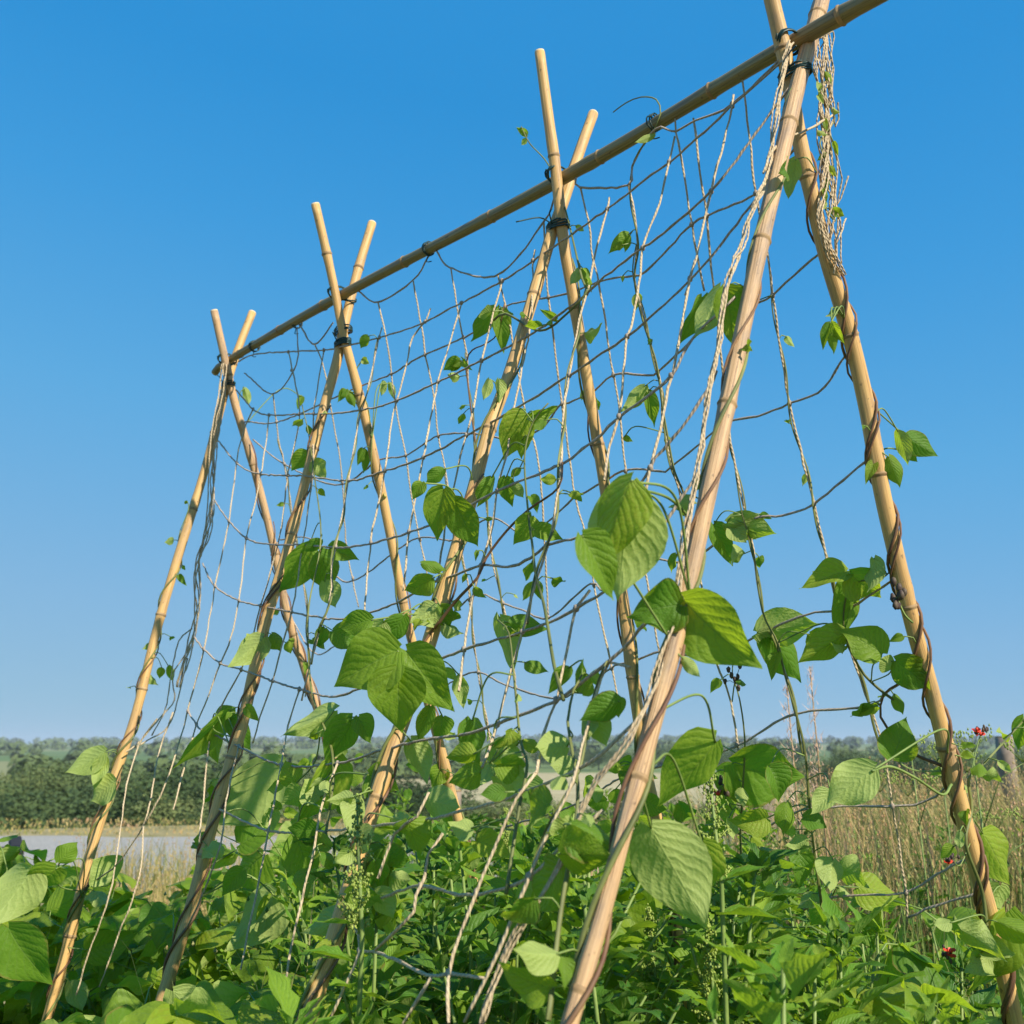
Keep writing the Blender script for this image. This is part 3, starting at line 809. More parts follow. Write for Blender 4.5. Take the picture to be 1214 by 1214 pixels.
VERT_R = [
 [(880,92),(883,116),(896,229),(910,300),(916,350),(936,478),(965,597),(979,658),(992,717),(1009,773),(1031,837),(1048,890),(1058,956),(1074,1058),(1076,1095)],
 [(822,140),(830,205),(838,256),(842,300),(850,378),(863,500),(869,540),(885,614),(893,653),(904,725),(922,762),(930,798),(942,840),(955,896),(959,959),(969,1025),(979,1066),(988,1107)],
 [(800,138),(802,158),(810,200),(820,266),(829,316),(835,345)],
 [(745,219),(750,240),(756,290),(752,330),(760,365),(769,400),(779,436),(785,466),(785,499),(797,552),(805,580),(830,690),(843,759),(848,783),(867,833),(880,930)],
 [(688,222),(697,260),(703,310),(712,345),(720,400),(727,444),(735,490),(741,555),(748,590),(763,665),(781,772)],
 [(644,264),(650,352),(655,391),(665,470),(672,518),(682,589),(695,640),(707,709),(720,767),(736,845)],
 [(590,326),(600,365),(612,430),(625,500),(640,560),(650,732)],
 [(534,317),(545,380),(553,418),(556,466),(561,499),(566,542),(578,606),(584,664),(596,715),(601,738),(609,790),(617,878),(625,907)],
 [(490,332),(502,400),(504,421),(514,466),(519,514),(528,556),(533,589),(545,640),(556,705),(567,797),(580,870),(592,945)],
 [(448,358),(458,400),(464,443),(472,499),(481,538),(489,594),(500,650),(510,700)],
 [(373,408),(385,440),(395,500),(405,560),(411,649),(425,720)],
 [(324,467),(330,520),(337,550),(345,600),(352,650),(362,706),(366,783),(362,826)],
]
def poly_cross(A, B):
    out = []
    for i in range(len(A) - 1):
        for j in range(len(B) - 1):
            p, q, r, s = A[i], A[i + 1], B[j], B[j + 1]
            d = (q[0] - p[0]) * (s[1] - r[1]) - (q[1] - p[1]) * (s[0] - r[0])
            if abs(d) < 1e-9: continue
            t = ((r[0] - p[0]) * (s[1] - r[1]) - (r[1] - p[1]) * (s[0] - r[0])) / d
            u = ((r[0] - p[0]) * (q[1] - p[1]) - (r[1] - p[1]) * (q[0] - p[0])) / d
            if 0 <= t <= 1 and 0 <= u <= 1: out.append((p[0] + t * (q[0] - p[0]), p[1] + t * (q[1] - p[1])))
    return out
def strand_mesh(P, r, m, seed, step=.012):
    rg = random.Random(seed); Q = catmull(P, step)
    Q = [p + Vector((rg.gauss(0, .0005), rg.gauss(0, .0005), rg.gauss(0, .0005))) for p in Q]
    mb = MB(); tube(mb, Q, [r * rg.uniform(.85, 1.18) for _ in Q], 6)
    fz = random.Random(seed + 9)                                   # loose fibres
    for _ in range(int(len(Q) * .5)):
        i = fz.randrange(len(Q)); d = Vector((fz.gauss(0, 1), fz.gauss(0, 1), fz.gauss(0, 1))).normalized()
        e = d.orthogonal().normalized() * .00025; p = Q[i]
        mb.add([p + e, p - e, p + d * fz.uniform(.003, .007)], [(0, 1, 2)], [(0, 0)] * 3)
    return mb.mesh("strand", m)
def net(name, side, rows, verts, off, label):
    c = CR['F2'].copy(); c.z = 1.0
    o = thing(name, c, label, "twine net", "twine nets on the trellis")
    sgn = 1
    for i, px in enumerate(rows):
        P = [on_face(side, x, y, off) - c for x, y in px]
        link("cross_strand", strand_mesh(P, .0018, M['twine_dark'] if (side == 'R' or i < 12) else M['twine'], i), o)  # lowest front rows take the sunlit twine colour, all others the shaded one
    for i, px in enumerate(verts):
        P = [on_face(side, x, y, off + .001 - (.045 * min(1, max(0, (y - 880) / 60)) if side == 'L' else 0)) - c for x, y in px]
        link("upright_strand", strand_mesh(P, .0016, M['twine'], 50 + i, .02), o)
    mb = MB(); rg = random.Random(3)
    for a in rows:
        for b2 in verts:
            for (x, y) in poly_cross(a, b2):
                blob(mb, on_face(side, x, y, off) - c, .0036, rg, 1, 1, 1.3)
    tag(link("knots", mb.mesh("knots", M['twine_dark']), o), kind="stuff")
    return o, c
netL, cL = net("twine_net", 'L', ROWS_L, VERT_L, -.014, "knotted jute net draped over the slope of canes that faces the valley track side")
netR, cR = net("twine_net", 'R', ROWS_R, VERT_R, .014, "knotted jute net behind, on the slope whose edge hangs beside the vine-wrapped cane")
netL["label"] = "knotted jute net over the front slope of the trellis, in front of the ridge ties"
netR["label"] = "knotted jute net on the back slope of the trellis, ending at the vine-wrapped cane"

def bundle(parent, c, P3, k, R, r, m, twist, seed, name="gathered_rope"):
    rg = random.Random(seed); Q = catmull(P3, .01); fr = frames(Q); L = 0
    for s in range(k):
        ph = 2 * math.pi * s / k + rg.uniform(-.4, .4); rr = R * rg.uniform(.6, 1.2); tw = twist * rg.uniform(.7, 1.2); P = []
        w1, w2 = rg.uniform(0, 6), rg.uniform(8, 15)
        for i, (p, (t, n, b2)) in enumerate(zip(Q, fr)):
            a = ph + tw * i * .01; q = rr * (1 + .4 * math.sin(i * .01 * w2 + w1))
            P.append(p + (n * math.cos(a) + b2 * math.sin(a)) * q - c)
        link(name, strand_mesh(P, r, m, seed + s, .012), parent)
# edge of the front net gathered along the near cane
bundle(netL, cL, [place('F1L', x, y, -.016) for x, y in [(938,50),(926,100),(920,150),(915,182),(899,232),(884,280),(867,319),(852,400),(842,460),(835,508),(826,560),(815,620),(805,690),(795,750),(780,800)]] +
       [place('L', x, y, -.03) for x, y in [(752,857),(728,900),(699,946),(672,1005),(646,1051),(620,1095),(597,1137),(570,1214)]], 4, .0030, .0012, M['twine'], 40, 11)
bundle(netL, cL, [place('F1L', x, y, -.012) for x, y in [(936,50),(922,110),(917,171),(916,200)]], 2, .003, .0011, M['twine'], 30, 15)
# net gathered on the end frame
bundle(netL, cL, [place('F4L', x, y, -.02) for x, y in [(266,432),(262,480),(257,520),(253,559),(247,628),(237,670),(232,717),(224,770),(212,815)]], 5, .007, .0016, M['twine'], 26, 21)
for P in ([(224,770),(205,800),(207,830),(190,850),(165,880),(150,892)], [(222,780),(213,820),(200,860),(175,878),(160,886)], [(228,745),(212,760),(203,800),(196,840),(180,872)], [(262,452),(250,520),(246,600),(240,650)]):
    link("gathered_rope", strand_mesh([place('F4L', x, y, -.02) - cL for x, y in P], .0016, M['twine'], 31 + P[0][1]), netL)
# tangle hanging from the ridge pole on the vine-wrapped cane
for s in range(15):
    rg = random.Random(70 + s); x0 = 974 + rg.uniform(-5, 8); ye = rg.choice([150, 200, 260, 300, 325]); P = []
    y = 38
    while y < ye:
        xx = x0 + (y - 38) * .05 + rg.uniform(-4, 4) + 6 * math.sin(y * .035 + s); P.append((xx, y)); y += rg.uniform(18, 34)
    pts = [place('F1R', x0 - 8, 45, -.012)] + [place('F1R', a, b2, .012 - .03 * rg.random()) for a, b2 in P]
    pts = pts + [pts[-1] + Vector((.006, 0, .012)), pts[-2] + Vector((.009, 0, .004))] if rg.random() < .5 else pts
    link("hanging_twine", strand_mesh([p - cR for p in pts], .0011, M['twine'], 80 + s), netR)
bundle(netR, cR, [place('F1R', x, y, -.008) for x, y in [(976,130),(979,180),(974,230),(972,262),(985,300),(1000,325)]], 5, .005, .0011, M['twine'], 40, 95, "hanging_twine")
link("hanging_twine", strand_mesh([place('F1L', x, y, -.014) - cR for x, y in [(992,133),(965,150),(935,163),(915,180),(905,205)]], .0017, M['twine'], 99), netR)

# ------------------------------------------------------------------ bean vines
VINES = {}
def vine(key, pts, label, stem_r=.0021, m='vinegreen', group="bean vines on the trellis"):
    base = pts[-1].copy()
    o = thing("runner_bean_vine", base, label, "bean vine", group)
    Q = catmull(pts, .012); n = len(Q)
    mb = MB(); tube(mb, [p - base for p in Q], [stem_r * (.55 + .6 * i / n) for i in range(n)], 6)
    link("stem", mb.mesh("vine_stem", M[m]), o)
    VINES[key] = dict(o=o, base=base, Q=Q, leaves=0)
    return o
def helix(k, z0, z1, turns, r, ph=0, wob=0):
    P = [p for p in catmull(CANE3[k], .012) if z1 <= p.z <= z0]; fr = frames(P); out = []
    for i, (p, (t, n, b2)) in enumerate(zip(P, fr)):
        s = i / max(1, len(P) - 1); a = ph + turns * 2 * math.pi * s + .5 * math.sin(s * 17 + wob)
        q = CANE_R[k] * 1.07 + r
        out.append(p + (n * math.cos(a) + b2 * math.sin(a)) * q)
    return out[::2] + [out[-1]]
VL = {
 'F1L': ("bean vine with the largest pale leaves, twining up the rope-wound cane", 1.95, 8), 'F1R': ("bean vine with red-brown stem spiralling tightly round the cane below the twine tangle", 1.95, 13),
 'F2L': ("bean vine with the big three-part leaf, on the second frame", 1.75, 7), 'F2R': ("thin bean vine up the cane with the tallest stub", 1.9, 6),
 'F3L': ("bean vine with a large pale underside leaf on the wire-coiled frame", 1.8, 9), 'F3R': ("bean vine up the wire-coiled frame's cane that ends behind the weeds", 1.75, 6),
 'F4L': ("bean vine with bright lobed leaves low on the end frame by the net rope", 1.6, 9), 'F4R': ("brown bean vine winding on the end frame's inner cane", 1.9, 8)}
for i, (k, (lab, z0, tn)) in enumerate(VL.items()):
    vine(k, helix(k, z0, .02, tn, .0019, i * 1.1, i), lab, .0030, 'vine' if k in ('F1R', 'F4R', 'F3L') else 'vinegreen')
    V = VINES[k]; Q2 = helix(k, z0 - .25, .02, tn * .8 + 1, .0026, i * 1.1 + 2.6, i + 4); mb = MB(); Q2 = catmull(Q2, .012)
    tube(mb, [p - V['base'] for p in Q2], [.0026 * (.55 + .6 * j / len(Q2)) for j in range(len(Q2))], 6); link("stem", mb.mesh("vine_stem", M['vine']), V['o'])
NV = {
 'n1': ('R', "bean vine climbing the back net, its tip curling above the ridge pole", [(727,133),(742,122),(760,115),(778,118),(783,135),(772,160),(752,190),(747,235),(757,290),(752,330),(762,380),(778,430),(785,480),(792,520),(800,560),(812,590),(816,640)]),
 'n2': ('L', "small-leaved bean vine looped on the net beside the tallest-stub cane", [(618,150),(628,170),(650,195),(668,240),(690,330),(696,345),(672,372),(640,392),(600,372),(585,380)]),
 'n3': ('L', "bean vine with a dark folded leaf hanging mid-net between frames", [(650,478),(632,500),(622,540),(626,606),(631,645),(635,680),(644,713),(649,740),(657,789),(668,830)]),
 'n4': ('L', "forked bean vine with cupped leaves low on the front net", [(690,800),(680,818),(676,835),(673,855),(680,900),(685,930),(682,980),(665,1080),(650,1210)]),
 'n5': ('R', "dark-stemmed bean vine on the back net with a pair of hanging leaves", [(598,360),(590,395),(575,408),(560,415),(553,430),(556,466),(563,520),(568,545),(575,590)]),
 'n6': ('L', "bean vine low on the net with pale striped leaves against the horizon", [(590,735),(603,750),(609,800),(617,878),(625,907),(615,960),(600,1060)]),
 'n7': ('L', "dense-leaved bean vine on the net between the end frame and the wire coils", [(358,480),(366,515),(372,560),(380,620),(378,660),(366,720),(366,783),(372,830),(395,900),(385,1000)]),
 'n8': ('R', "bean vine climbing the back net strand beside the rope-wound cane", [(872,560),(880,610),(893,653),(904,725),(922,762),(930,798),(945,850),(955,896),(962,980),(975,1080)]),
 'n9': ('R', "bean vine with bright broad leaf beside the green seed spike", [(868,800),(877,830),(883,880),(880,946),(878,1000),(885,1080)]),
 'n12': ('R', "dark bean stem reaching from the back net to the vine-wrapped cane", [(1073,806),(1048,823),(1044,850),(1055,868),(1080,892),(1110,905),(1128,912)]),
 'n13': ('F1R', "bean vine with red flower heads reaching out past the vine-wrapped cane", [(1212,856),(1185,885),(1160,912),(1148,925),(1152,960),(1145,1000),(1165,1060),(1172,1130)]),
 'n14': ('L', "loose bean runner crossing the front net above the pale striped leaves", [(667,548),(662,578),(627,604),(600,630),(576,662),(566,685),(540,713),(515,745)]),
 'n15': ('R', "bean runner hanging with the curly leaves between net edge and vine-wrapped cane", [(1062,670),(1040,690),(1010,690),(1000,740),(1018,790),(1040,815),(1060,830)]),
}
for k, (ref, lab, px) in NV.items():
    vine(k, [place(ref, x, y, -.02 if ref == 'L' else .0) for x, y in px], lab, .0023 if k in ('n4', 'n12', 'n13', 'n14') else .0019, 'vine' if k in ('n5', 'n12', 'n14') else 'vinegreen')

for k, ref, vi, (a, b2) in (('n8', 'R', 1, (5, 14)), ('n1', 'R', 3, (2, 12)), ('n5', 'R', 7, (2, 10)), ('n6', 'R', 8, (5, 12)), ('n3', 'L', 3, (3, 13)), ('n7', 'L', 8, (1, 10)), ('n4', 'L', 14, (1, 6)), ('n15', 'R', 0, (4, 12)), ('n7', 'R', 11, (1, 7))):
    px = (VERT_R if ref == 'R' else VERT_L)[vi][a:b2]; Q = catmull([on_face(ref, x, y, .014 if ref == 'R' else -.014) for x, y in px], .01); fr = frames(Q); V = VINES[k]; P = []
    for j, (p, (t, n, bb)) in enumerate(zip(Q, fr)): P.append(p + (n * math.cos(j * .42) + bb * math.sin(j * .42)) * .0034 - V['base'])
    mb = MB(); tube(mb, P, [.0017 * (.6 + .6 * j / len(P)) for j in range(len(P))], 5); link("stem", mb.mesh("vine_stem", M['vinegreen']), V['o'])
    V['Q'] = V['Q'] + [p + V['base'] for p in P[::2]]
def leaf_matrix(B, T, width, roll, under, nrm=None):
    y = (T - B); L = y.length; y.normalize()
    toc = (EYEV - (B + T) * .5).normalized() if nrm is None else nrm
    z = toc - y * toc.dot(y)
    if z.length < 1e-4: z = y.orthogonal()
    z.normalize()
    z = Quaternion(y, math.radians(roll)) @ z
    if under: z = -z
    x = y.cross(z)
    zs = (L + width) * .5
    m = Matrix((x * width, y * L, z * zs)).transposed().to_4x4(); m.translation = B
    return m
lrng = random.Random(17)
def bean_leaf(key, B, T, wpx_m, roll, under, mesh=None, petiole=True):
    V = VINES[key]; w = wpx_m / max(.5, math.cos(math.radians(roll)))
    mtx = leaf_matrix(B, T, w, roll, under); mtx.translation = B - V['base']
    me = mesh if mesh is not None else LB[lrng.randrange(len(LB))]
    o = link("leaf", me, V['o'], mtx); V['leaves'] += 1
    if petiole:
        q = min(V['Q'], key=lambda p: (p - B).length_squared + (0.002 if p.z > B.z + .1 else 0)); L = (q - B).length
        if .006 < L < .28:
            d = (B - T).normalized()
            mid = (q + B) * .5 + d * L * .22 + Vector((0, 0, L * .08))
            mb = MB(); P = catmull([q, mid, B], .006); n = len(P)
            tube(mb, [p - V['base'] for p in P], [max(.0007, min(.0014, .0008 + L * .004)) for _ in P], 5)
            link("petiole", mb.mesh("petiole", M['stem']), V['o'])
# (vine, depth reference, base x, y, tip x, y, width px, roll, underside, mesh index or None, depth change of tip in m)
HERO = [  # photograph pixels

 ('F1L','F1L',744,584,736,708,98,14,1,0,.01,-.045), ('F1L','F1L',748,570,702,668,62,30,0,5,-.01,-.07), ('F1L','F1L',690,636,736,710,46,-35,0,1,.0,-.03),
 ('F1L','F1L',807,717,750,722,64,10,0,7,-.01,-.03), ('F1L','F1L',811,712,893,803,80,18,0,1,-.01,-.03), ('F1L','F1L',838,578,846,618,24,-20,0,2,.01,.02),
 ('n8','R',862,620,919,630,36,25,1,0,.0,-.01), ('n8','R',846,622,870,672,26,-20,0,1,.0,-.01), ('n8','R',868,622,884,644,26,0,1,2,0,0),
 ('n1','L',854,342,826,406,34,25,1,0,.0,-.01), ('n1','L',832,352,806,410,26,-30,0,3,.0,.01), ('F1L','F1L',860,342,874,412,42,-25,0,1,.02,.03),
 ('F1R','F1R',943,190,938,240,21,25,1,2,0,.01), ('F1R','F1R',986,248,1001,256,12,0,0,4,0,-.01), ('F1R','F1R',984,384,973,412,14,20,0,1,0,-.02), ('F1R','F1R',986,384,990,416,13,-10,0,2,0,-.02), ('F1R','F1R',986,384,1000,408,13,0,0,3,0,-.02),
 ('F1R','F1R',1073,517,1114,540,30,-20,0,5,0,-.01), ('F1R','F1R',1065,512,1079,551,19,25,1,0,0,-.01), ('F1R','F1R',1054,542,1070,574,22,-10,0,2,0,-.02), ('F1R','F1R',1036,548,1026,571,14,0,0,1,0,.02), ('F1R','F1R',1076,535,1086,548,14,0,0,1,0,.01),
 ('n15','R',1004,677,949,692,30,25,0,3,0,0), ('n15','R',1008,680,1043,716,44,10,0,7,0,-.01), ('n15','R',1036,662,1040,702,22,35,1,4,0,-.01), ('n15','R',1012,688,1004,772,32,-35,0,5,0,.01),
 ('n15','R',1046,775,1010,748,46,20,0,4,0,-.02), ('n15','R',1062,784,1104,812,44,15,0,6,0,-.02), ('n15','R',1058,790,1040,782,24,0,1,0,0,-.02),
 ('n8','R',898,750,968,737,48,20,1,0,0,0), ('n8','R',905,745,963,806,46,-15,0,2,0,.01), ('n8','R',1001,752,950,788,38,-30,0,5,0,-.01), ('n8','R',960,752,985,770,30,0,0,1,0,.02), ('n8','R',922,775,912,806,16,20,0,3,0,0),
 ('n9','R',868,905,955,938,78,22,0,1,0,0), ('F1L','F1L',848,880,786,966,58,-38,0,5,.01,.03), ('F1L','F1L',772,982,834,1094,92,10,1,0,.0,.02), ('F1L','F1L',832,1000,842,1070,34,-40,0,3,.02,.05), ('n9','R',850,915,885,938,38,0,0,3,0,.02), ('n9','R',862,930,872,985,26,-25,0,2,0,.02),
 ('F1R','F1R',1036,912,979,946,54,10,1,6,0,.0), ('F1R','R',1058,898,1080,852,46,0,0,7,0,-.02), ('F1R','F1R',1165,988,1206,1052,52,-25,0,5,0,.05), ('F1R','F1R',1192,1082,1154,1182,46,-35,0,3,0,-.02), ('F1R','F1R',1198,1105,1216,1190,52,20,1,0,0,.06), ('n8','R',1018,1052,1070,1060,44,-20,0,5,0,.15), ('n8','R',985,1068,962,1100,40,-25,0,1,0,.12), ('n13','F1R',1214,850,1208,892,26,-10,0,1,0,0),
 ('F2L','F2L',526,580,512,641,38,18,0,1,0,-.03), ('F2L','F2L',538,594,565,649,40,15,0,0,0,-.04), ('F2L','F2L',500,572,488,592,18,0,0,3,0,-.03), ('F2L','F2L',526,556,510,574,20,-15,0,2,0,-.02),
 ('F2L','F2L',471,772,391,806,76,12,0,1,-.01,-.10), ('F2L','F2L',473,794,467,869,70,14,0,1,-.01,-.11), ('F2L','F2L',482,772,532,846,62,8,0,1,-.01,-.105),
 ('F2L','F2L',512,686,482,707,30,-15,0,4,0,-.02), ('F2L','F2L',500,668,528,672,16,-20,0,2,0,-.02), ('F2L','F2L',516,720,488,742,34,20,1,3,0,-.02), ('F2L','F2L',522,718,532,750,24,-20,0,1,0,-.01), ('F2L','F2L',546,802,552,838,18,25,1,2,0,-.02), ('F2L','F2L',510,838,496,880,22,10,0,0,0,-.05), ('F2L','F2L',525,850,520,880,26,-20,0,1,0,-.03), ('F2L','F2L',487,878,512,924,32,20,1,1,0,-.02), ('F2L','F2L',478,730,462,768,34,-25,0,2,0,.0), ('F2L','F2L',440,735,400,745,32,0,0,4,0,.02), ('F2L','F2L',455,738,440,765,30,20,1,0,0,.02),
 ('n3','L',624,492,600,546,44,-20,0,5,0,-.01), ('n3','L',628,494,664,484,18,30,0,3,0,-.01), ('n3','L',612,498,628,536,30,-25,0,4,0,-.0), ('n3','L',616,555,606,566,10,0,0,2,0,0),
 ('n5','R',588,364,567,406,24,-20,0,2,0,0), ('n5','R',592,368,598,418,24,-15,0,1,0,0), ('n5','R',545,428,526,440,18,-20,0,5,0,0), ('F2L','F2L',580,450,574,476,13,25,1,0,0,-.01), ('F2L','F2L',591,450,594,480,13,25,1,3,0,-.01),
 ('n3','L',583,566,574,600,22,-25,0,2,0,0), ('n3','L',600,566,604,602,22,10,0,1,0,-.01), ('n3','L',608,574,622,590,14,20,1,0,0,0), ('n3','L',630,612,618,645,32,-15,0,4,0,-.01), ('n3','L',634,628,668,640,22,-20,0,3,0,-.01), ('n3','L',632,690,622,710,13,0,0,2,0,0), ('n3','L',636,690,642,712,13,0,0,2,0,0),
 ('n1','R',764,458,738,492,20,20,1,1,0,0), ('n1','R',768,466,776,506,18,-20,0,3,0,0), ('n1','R',745,278,724,300,16,-20,0,5,0,0), ('n1','R',746,280,742,298,9,0,0,2,0,0), ('n1','R',740,518,750,524,8,0,0,1,0,0), ('n1','R',776,160,752,170,9,20,1,0,0,0),
 ('n2','L',688,318,676,340,13,20,1,0,0,0), ('n2','L',692,320,700,345,12,0,0,1,0,0), ('n2','L',660,378,640,366,10,0,0,3,0,0), ('n2','L',625,160,612,150,9,0,0,3,0,0), ('n2','L',624,165,618,172,7,0,1,0,0,0),
 ('n6','L',592,732,614,798,30,20,1,3,0,0), ('n6','L',604,738,650,745,28,-15,0,5,0,0), ('n6','L',584,884,626,926,38,20,1,1,0,0), ('n6','L',560,854,574,910,34,-35,0,5,0,0), ('n6','L',612,884,600,872,18,20,1,0,0,0), ('n6','L',620,880,642,884,18,-20,0,2,0,0),
 ('n4','L',674,792,648,822,20,10,0,3,0,0), ('n4','L',684,820,686,785,14,-20,0,2,0,0), ('n4','L',690,822,698,802,22,-20,0,5,0,0), ('n4','L',734,832,690,856,34,-20,0,5,0,0), ('n4','L',700,845,722,884,32,25,1,0,0,.0), ('n4','L',684,908,652,908,26,20,1,0,0,0), ('n4','L',730,828,735,850,20,-25,0,1,0,.02),
 ('n7','L',396,842,338,876,34,22,1,3,0,-.01), ('n7','L',418,854,388,912,40,-30,0,5,0,0), ('n7','L',425,850,440,880,28,-20,0,1,0,.01), ('F3L','F3L',334,910,256,978,72,18,1,0,0,-.04),
 ('n7','L',366,648,348,708,44,-30,0,4,0,.01), ('n7','L',380,655,396,700,40,-15,0,2,0,.0), ('n7','L',385,690,400,720,28,25,1,0,0,0), ('n7','L',392,650,424,664,24,-10,0,3,0,0), ('n7','L',365,538,346,560,24,-20,0,5,0,0), ('n7','L',374,545,390,568,20,20,1,2,0,0), ('n7','L',385,745,376,768,18,0,0,1,0,0), ('n7','L',395,748,430,762,34,0,0,4,0,.01), ('n7','L',380,640,362,655,16,0,0,2,0,.0),
 ('F3L','F3L',312,756,276,794,34,20,1,1,0,-.01), ('F3L','F3L',322,752,335,768,20,-20,0,2,0,-.01), ('F3L','F3L',340,762,346,775,12,0,0,2,0,0), ('F3L','F3L',292,838,306,856,14,0,0,3,0,-.02),
 ('F3L','L',270,844,204,914,26,-15,0,3,0,0), ('F3L','L',258,850,276,838,20,0,0,2,0,0), ('F3L','L',272,852,300,890,26,-20,0,1,0,0), ('F3L','L',250,862,262,905,26,-35,0,5,0,.02),
 ('F4L','F4L',124,892,82,916,30,25,1,0,0,-.02), ('F4L','F4L',126,898,112,930,18,20,1,2,0,-.01), ('F4L','F4L',136,928,104,946,36,25,1,6,0,-.03), ('F4L','F4L',192,792,188,805,10,0,0,1,0,0), ('F4L','F4L',200,790,206,808,10,0,0,2,0,0), ('F4L','F4L',212,682,220,694,8,0,0,1,0,0), ('F4L','F4L',222,594,218,598,4,0,0,1,0,0),
 ('F4R','F4R',290,460,296,482,10,20,1,0,0,0), ('F4R','F4R',358,470,352,485,9,0,0,1,0,0), ('n7','L',364,505,370,515,8,0,0,2,0,0), ('F3R','F3R',410,462,400,476,11,0,0,3,0,0), ('F3R','F3R',412,464,420,480,12,0,0,2,0,0), ('F3R','F3R',430,532,425,552,12,-20,0,1,0,0), ('F3R','F3R',436,535,432,560,10,0,0,2,0,0), ('F3R','F3R',455,452,453,470,9,20,1,0,0,0), ('F3R','F3R',462,454,468,474,9,20,1,0,0,0), ('F3R','F3R',430,425,440,432,9,20,1,2,0,0),
 ('F3L','F3L',326,1062,284,1128,58,20,1,1,0,-.06), ('F3L','F3L',330,1064,322,1130,36,-40,0,5,0,-.05), ('F3L','F3L',336,1018,350,1096,22,35,1,0,0,-.04), ('n7','L',350,992,378,1044,56,-25,0,4,0,-.02), ('F3L','F3L',312,1014,268,1050,50,20,0,2,0,.05), ('F3L','F3L',285,1000,330,975,40,-25,0,1,0,.02), ('n7','L',396,900,352,985,48,-30,0,3,0,.02), ('n7','L',380,945,360,925,40,20,1,0,0,.01), ('n7','L',438,918,470,940,44,10,0,3,0,-.03), ('n7','L',350,930,338,905,30,0,0,2,0,.02),
 ('F4L','F4L',132,1042,110,1020,44,20,1,2,0,-.1), ('F4L','F4L',66,1030,36,1068,40,-35,0,5,0,-.15), ('F4L','F4L',70,1022,88,1002,26,10,0,2,0,-.15), ('F4L','F4L',38,1030,2,1090,56,25,1,4,0,-.12), ('F4L','F4L',105,1126,162,1112,40,20,0,1,0,-.05), ('F4L','F4L',10,1100,52,1178,62,22,0,1,0,-.3), ('F4L','F4L',84,1165,100,1198,26,25,1,0,0,-.02), ('F3L','F3L',205,1175,250,1230,50,20,1,6,0,-.3), ('F4L','F4L',160,1150,195,1190,46,-30,0,5,0,-.05), ('F4L','F4L',60,1080,95,1060,40,10,0,2,0,.1),
]
for (key, ref, bx, by, tx, ty, wp, roll, und, mi, dz, off) in HERO:
    B = place(ref, bx, by, off)
    depth = (B - EYEV).dot(Vector((0, cP, sP)))
    T = EYEV + ray(tx, ty) * (depth + dz + lrng.uniform(-.012, .004))
    bean_leaf(key, B, T, wp / F * depth, roll + lrng.uniform(-6, 6), und, LB[mi] if mi is not None else None)
frng = random.Random(23)
for (x0, x1, y0, y1, n, ref, keys) in ((400, 480, 920, 1075, 16, 'F2L', ('F2L', 'n7')), (480, 680, 875, 1015, 16, 'L', ('n4', 'n6', 'F2L')), (480, 800, 880, 1000, 24, 'R', ('F2R', 'F3R')), (230, 400, 900, 1060, 15, 'L', ('F3L', 'n7')),
                                       (320, 470, 840, 1000, 14, 'R', ('F4R', 'F3R')), (800, 1000, 880, 1075, 26, 'R', ('n9', 'n8')), (1120, 1214, 980, 1160, 10, 'F1R', ('F1R', 'n13'))):
    for _ in range(n):
        x, y = frng.uniform(x0, x1), y0 + (y1 - y0) * frng.random() ** .7; B = place(ref, x, y, frng.uniform(-.07, .03) if ref != 'F1R' else frng.uniform(.02, .12)); L = frng.uniform(.022, .05); a = frng.uniform(-.5, 3.6)
        T = B + Vector((math.cos(a) * .9, frng.uniform(-.5, .5), -abs(math.sin(a)) * frng.uniform(.2, 1))).normalized() * L
        key = min(keys, key=lambda q: min((p - B).length for p in VINES[q]['Q']))
        bean_leaf(key, B, T, L * frng.uniform(.7, .95), frng.uniform(-45, 45), frng.random() < .4, None, min((p - B).length for p in VINES[key]['Q']) < .09)
# petiole of the big near leaf
V = VINES['F1L']; mb = MB(); P = [place('F1L', x, y, -.045 + .02 * i) for i, (x, y) in enumerate([(746, 582), (770, 583), (795, 592), (816, 612)])]
tube(mb, catmull([p - V['base'] for p in P], .005), .0016, 6); link("petiole", mb.mesh("petiole", M['stem']), V['o'])
V = VINES['F1R']; mb = MB(); P = [place('F1R', x, y, .0) for x, y in [(1034, 914), (1056, 909), (1085, 922), (1117, 942), (1128, 930)]]
tube(mb, catmull([p - V['base'] for p in P], .005), .0018, 6); link("petiole", mb.mesh("petiole", M['stem']), V['o'])

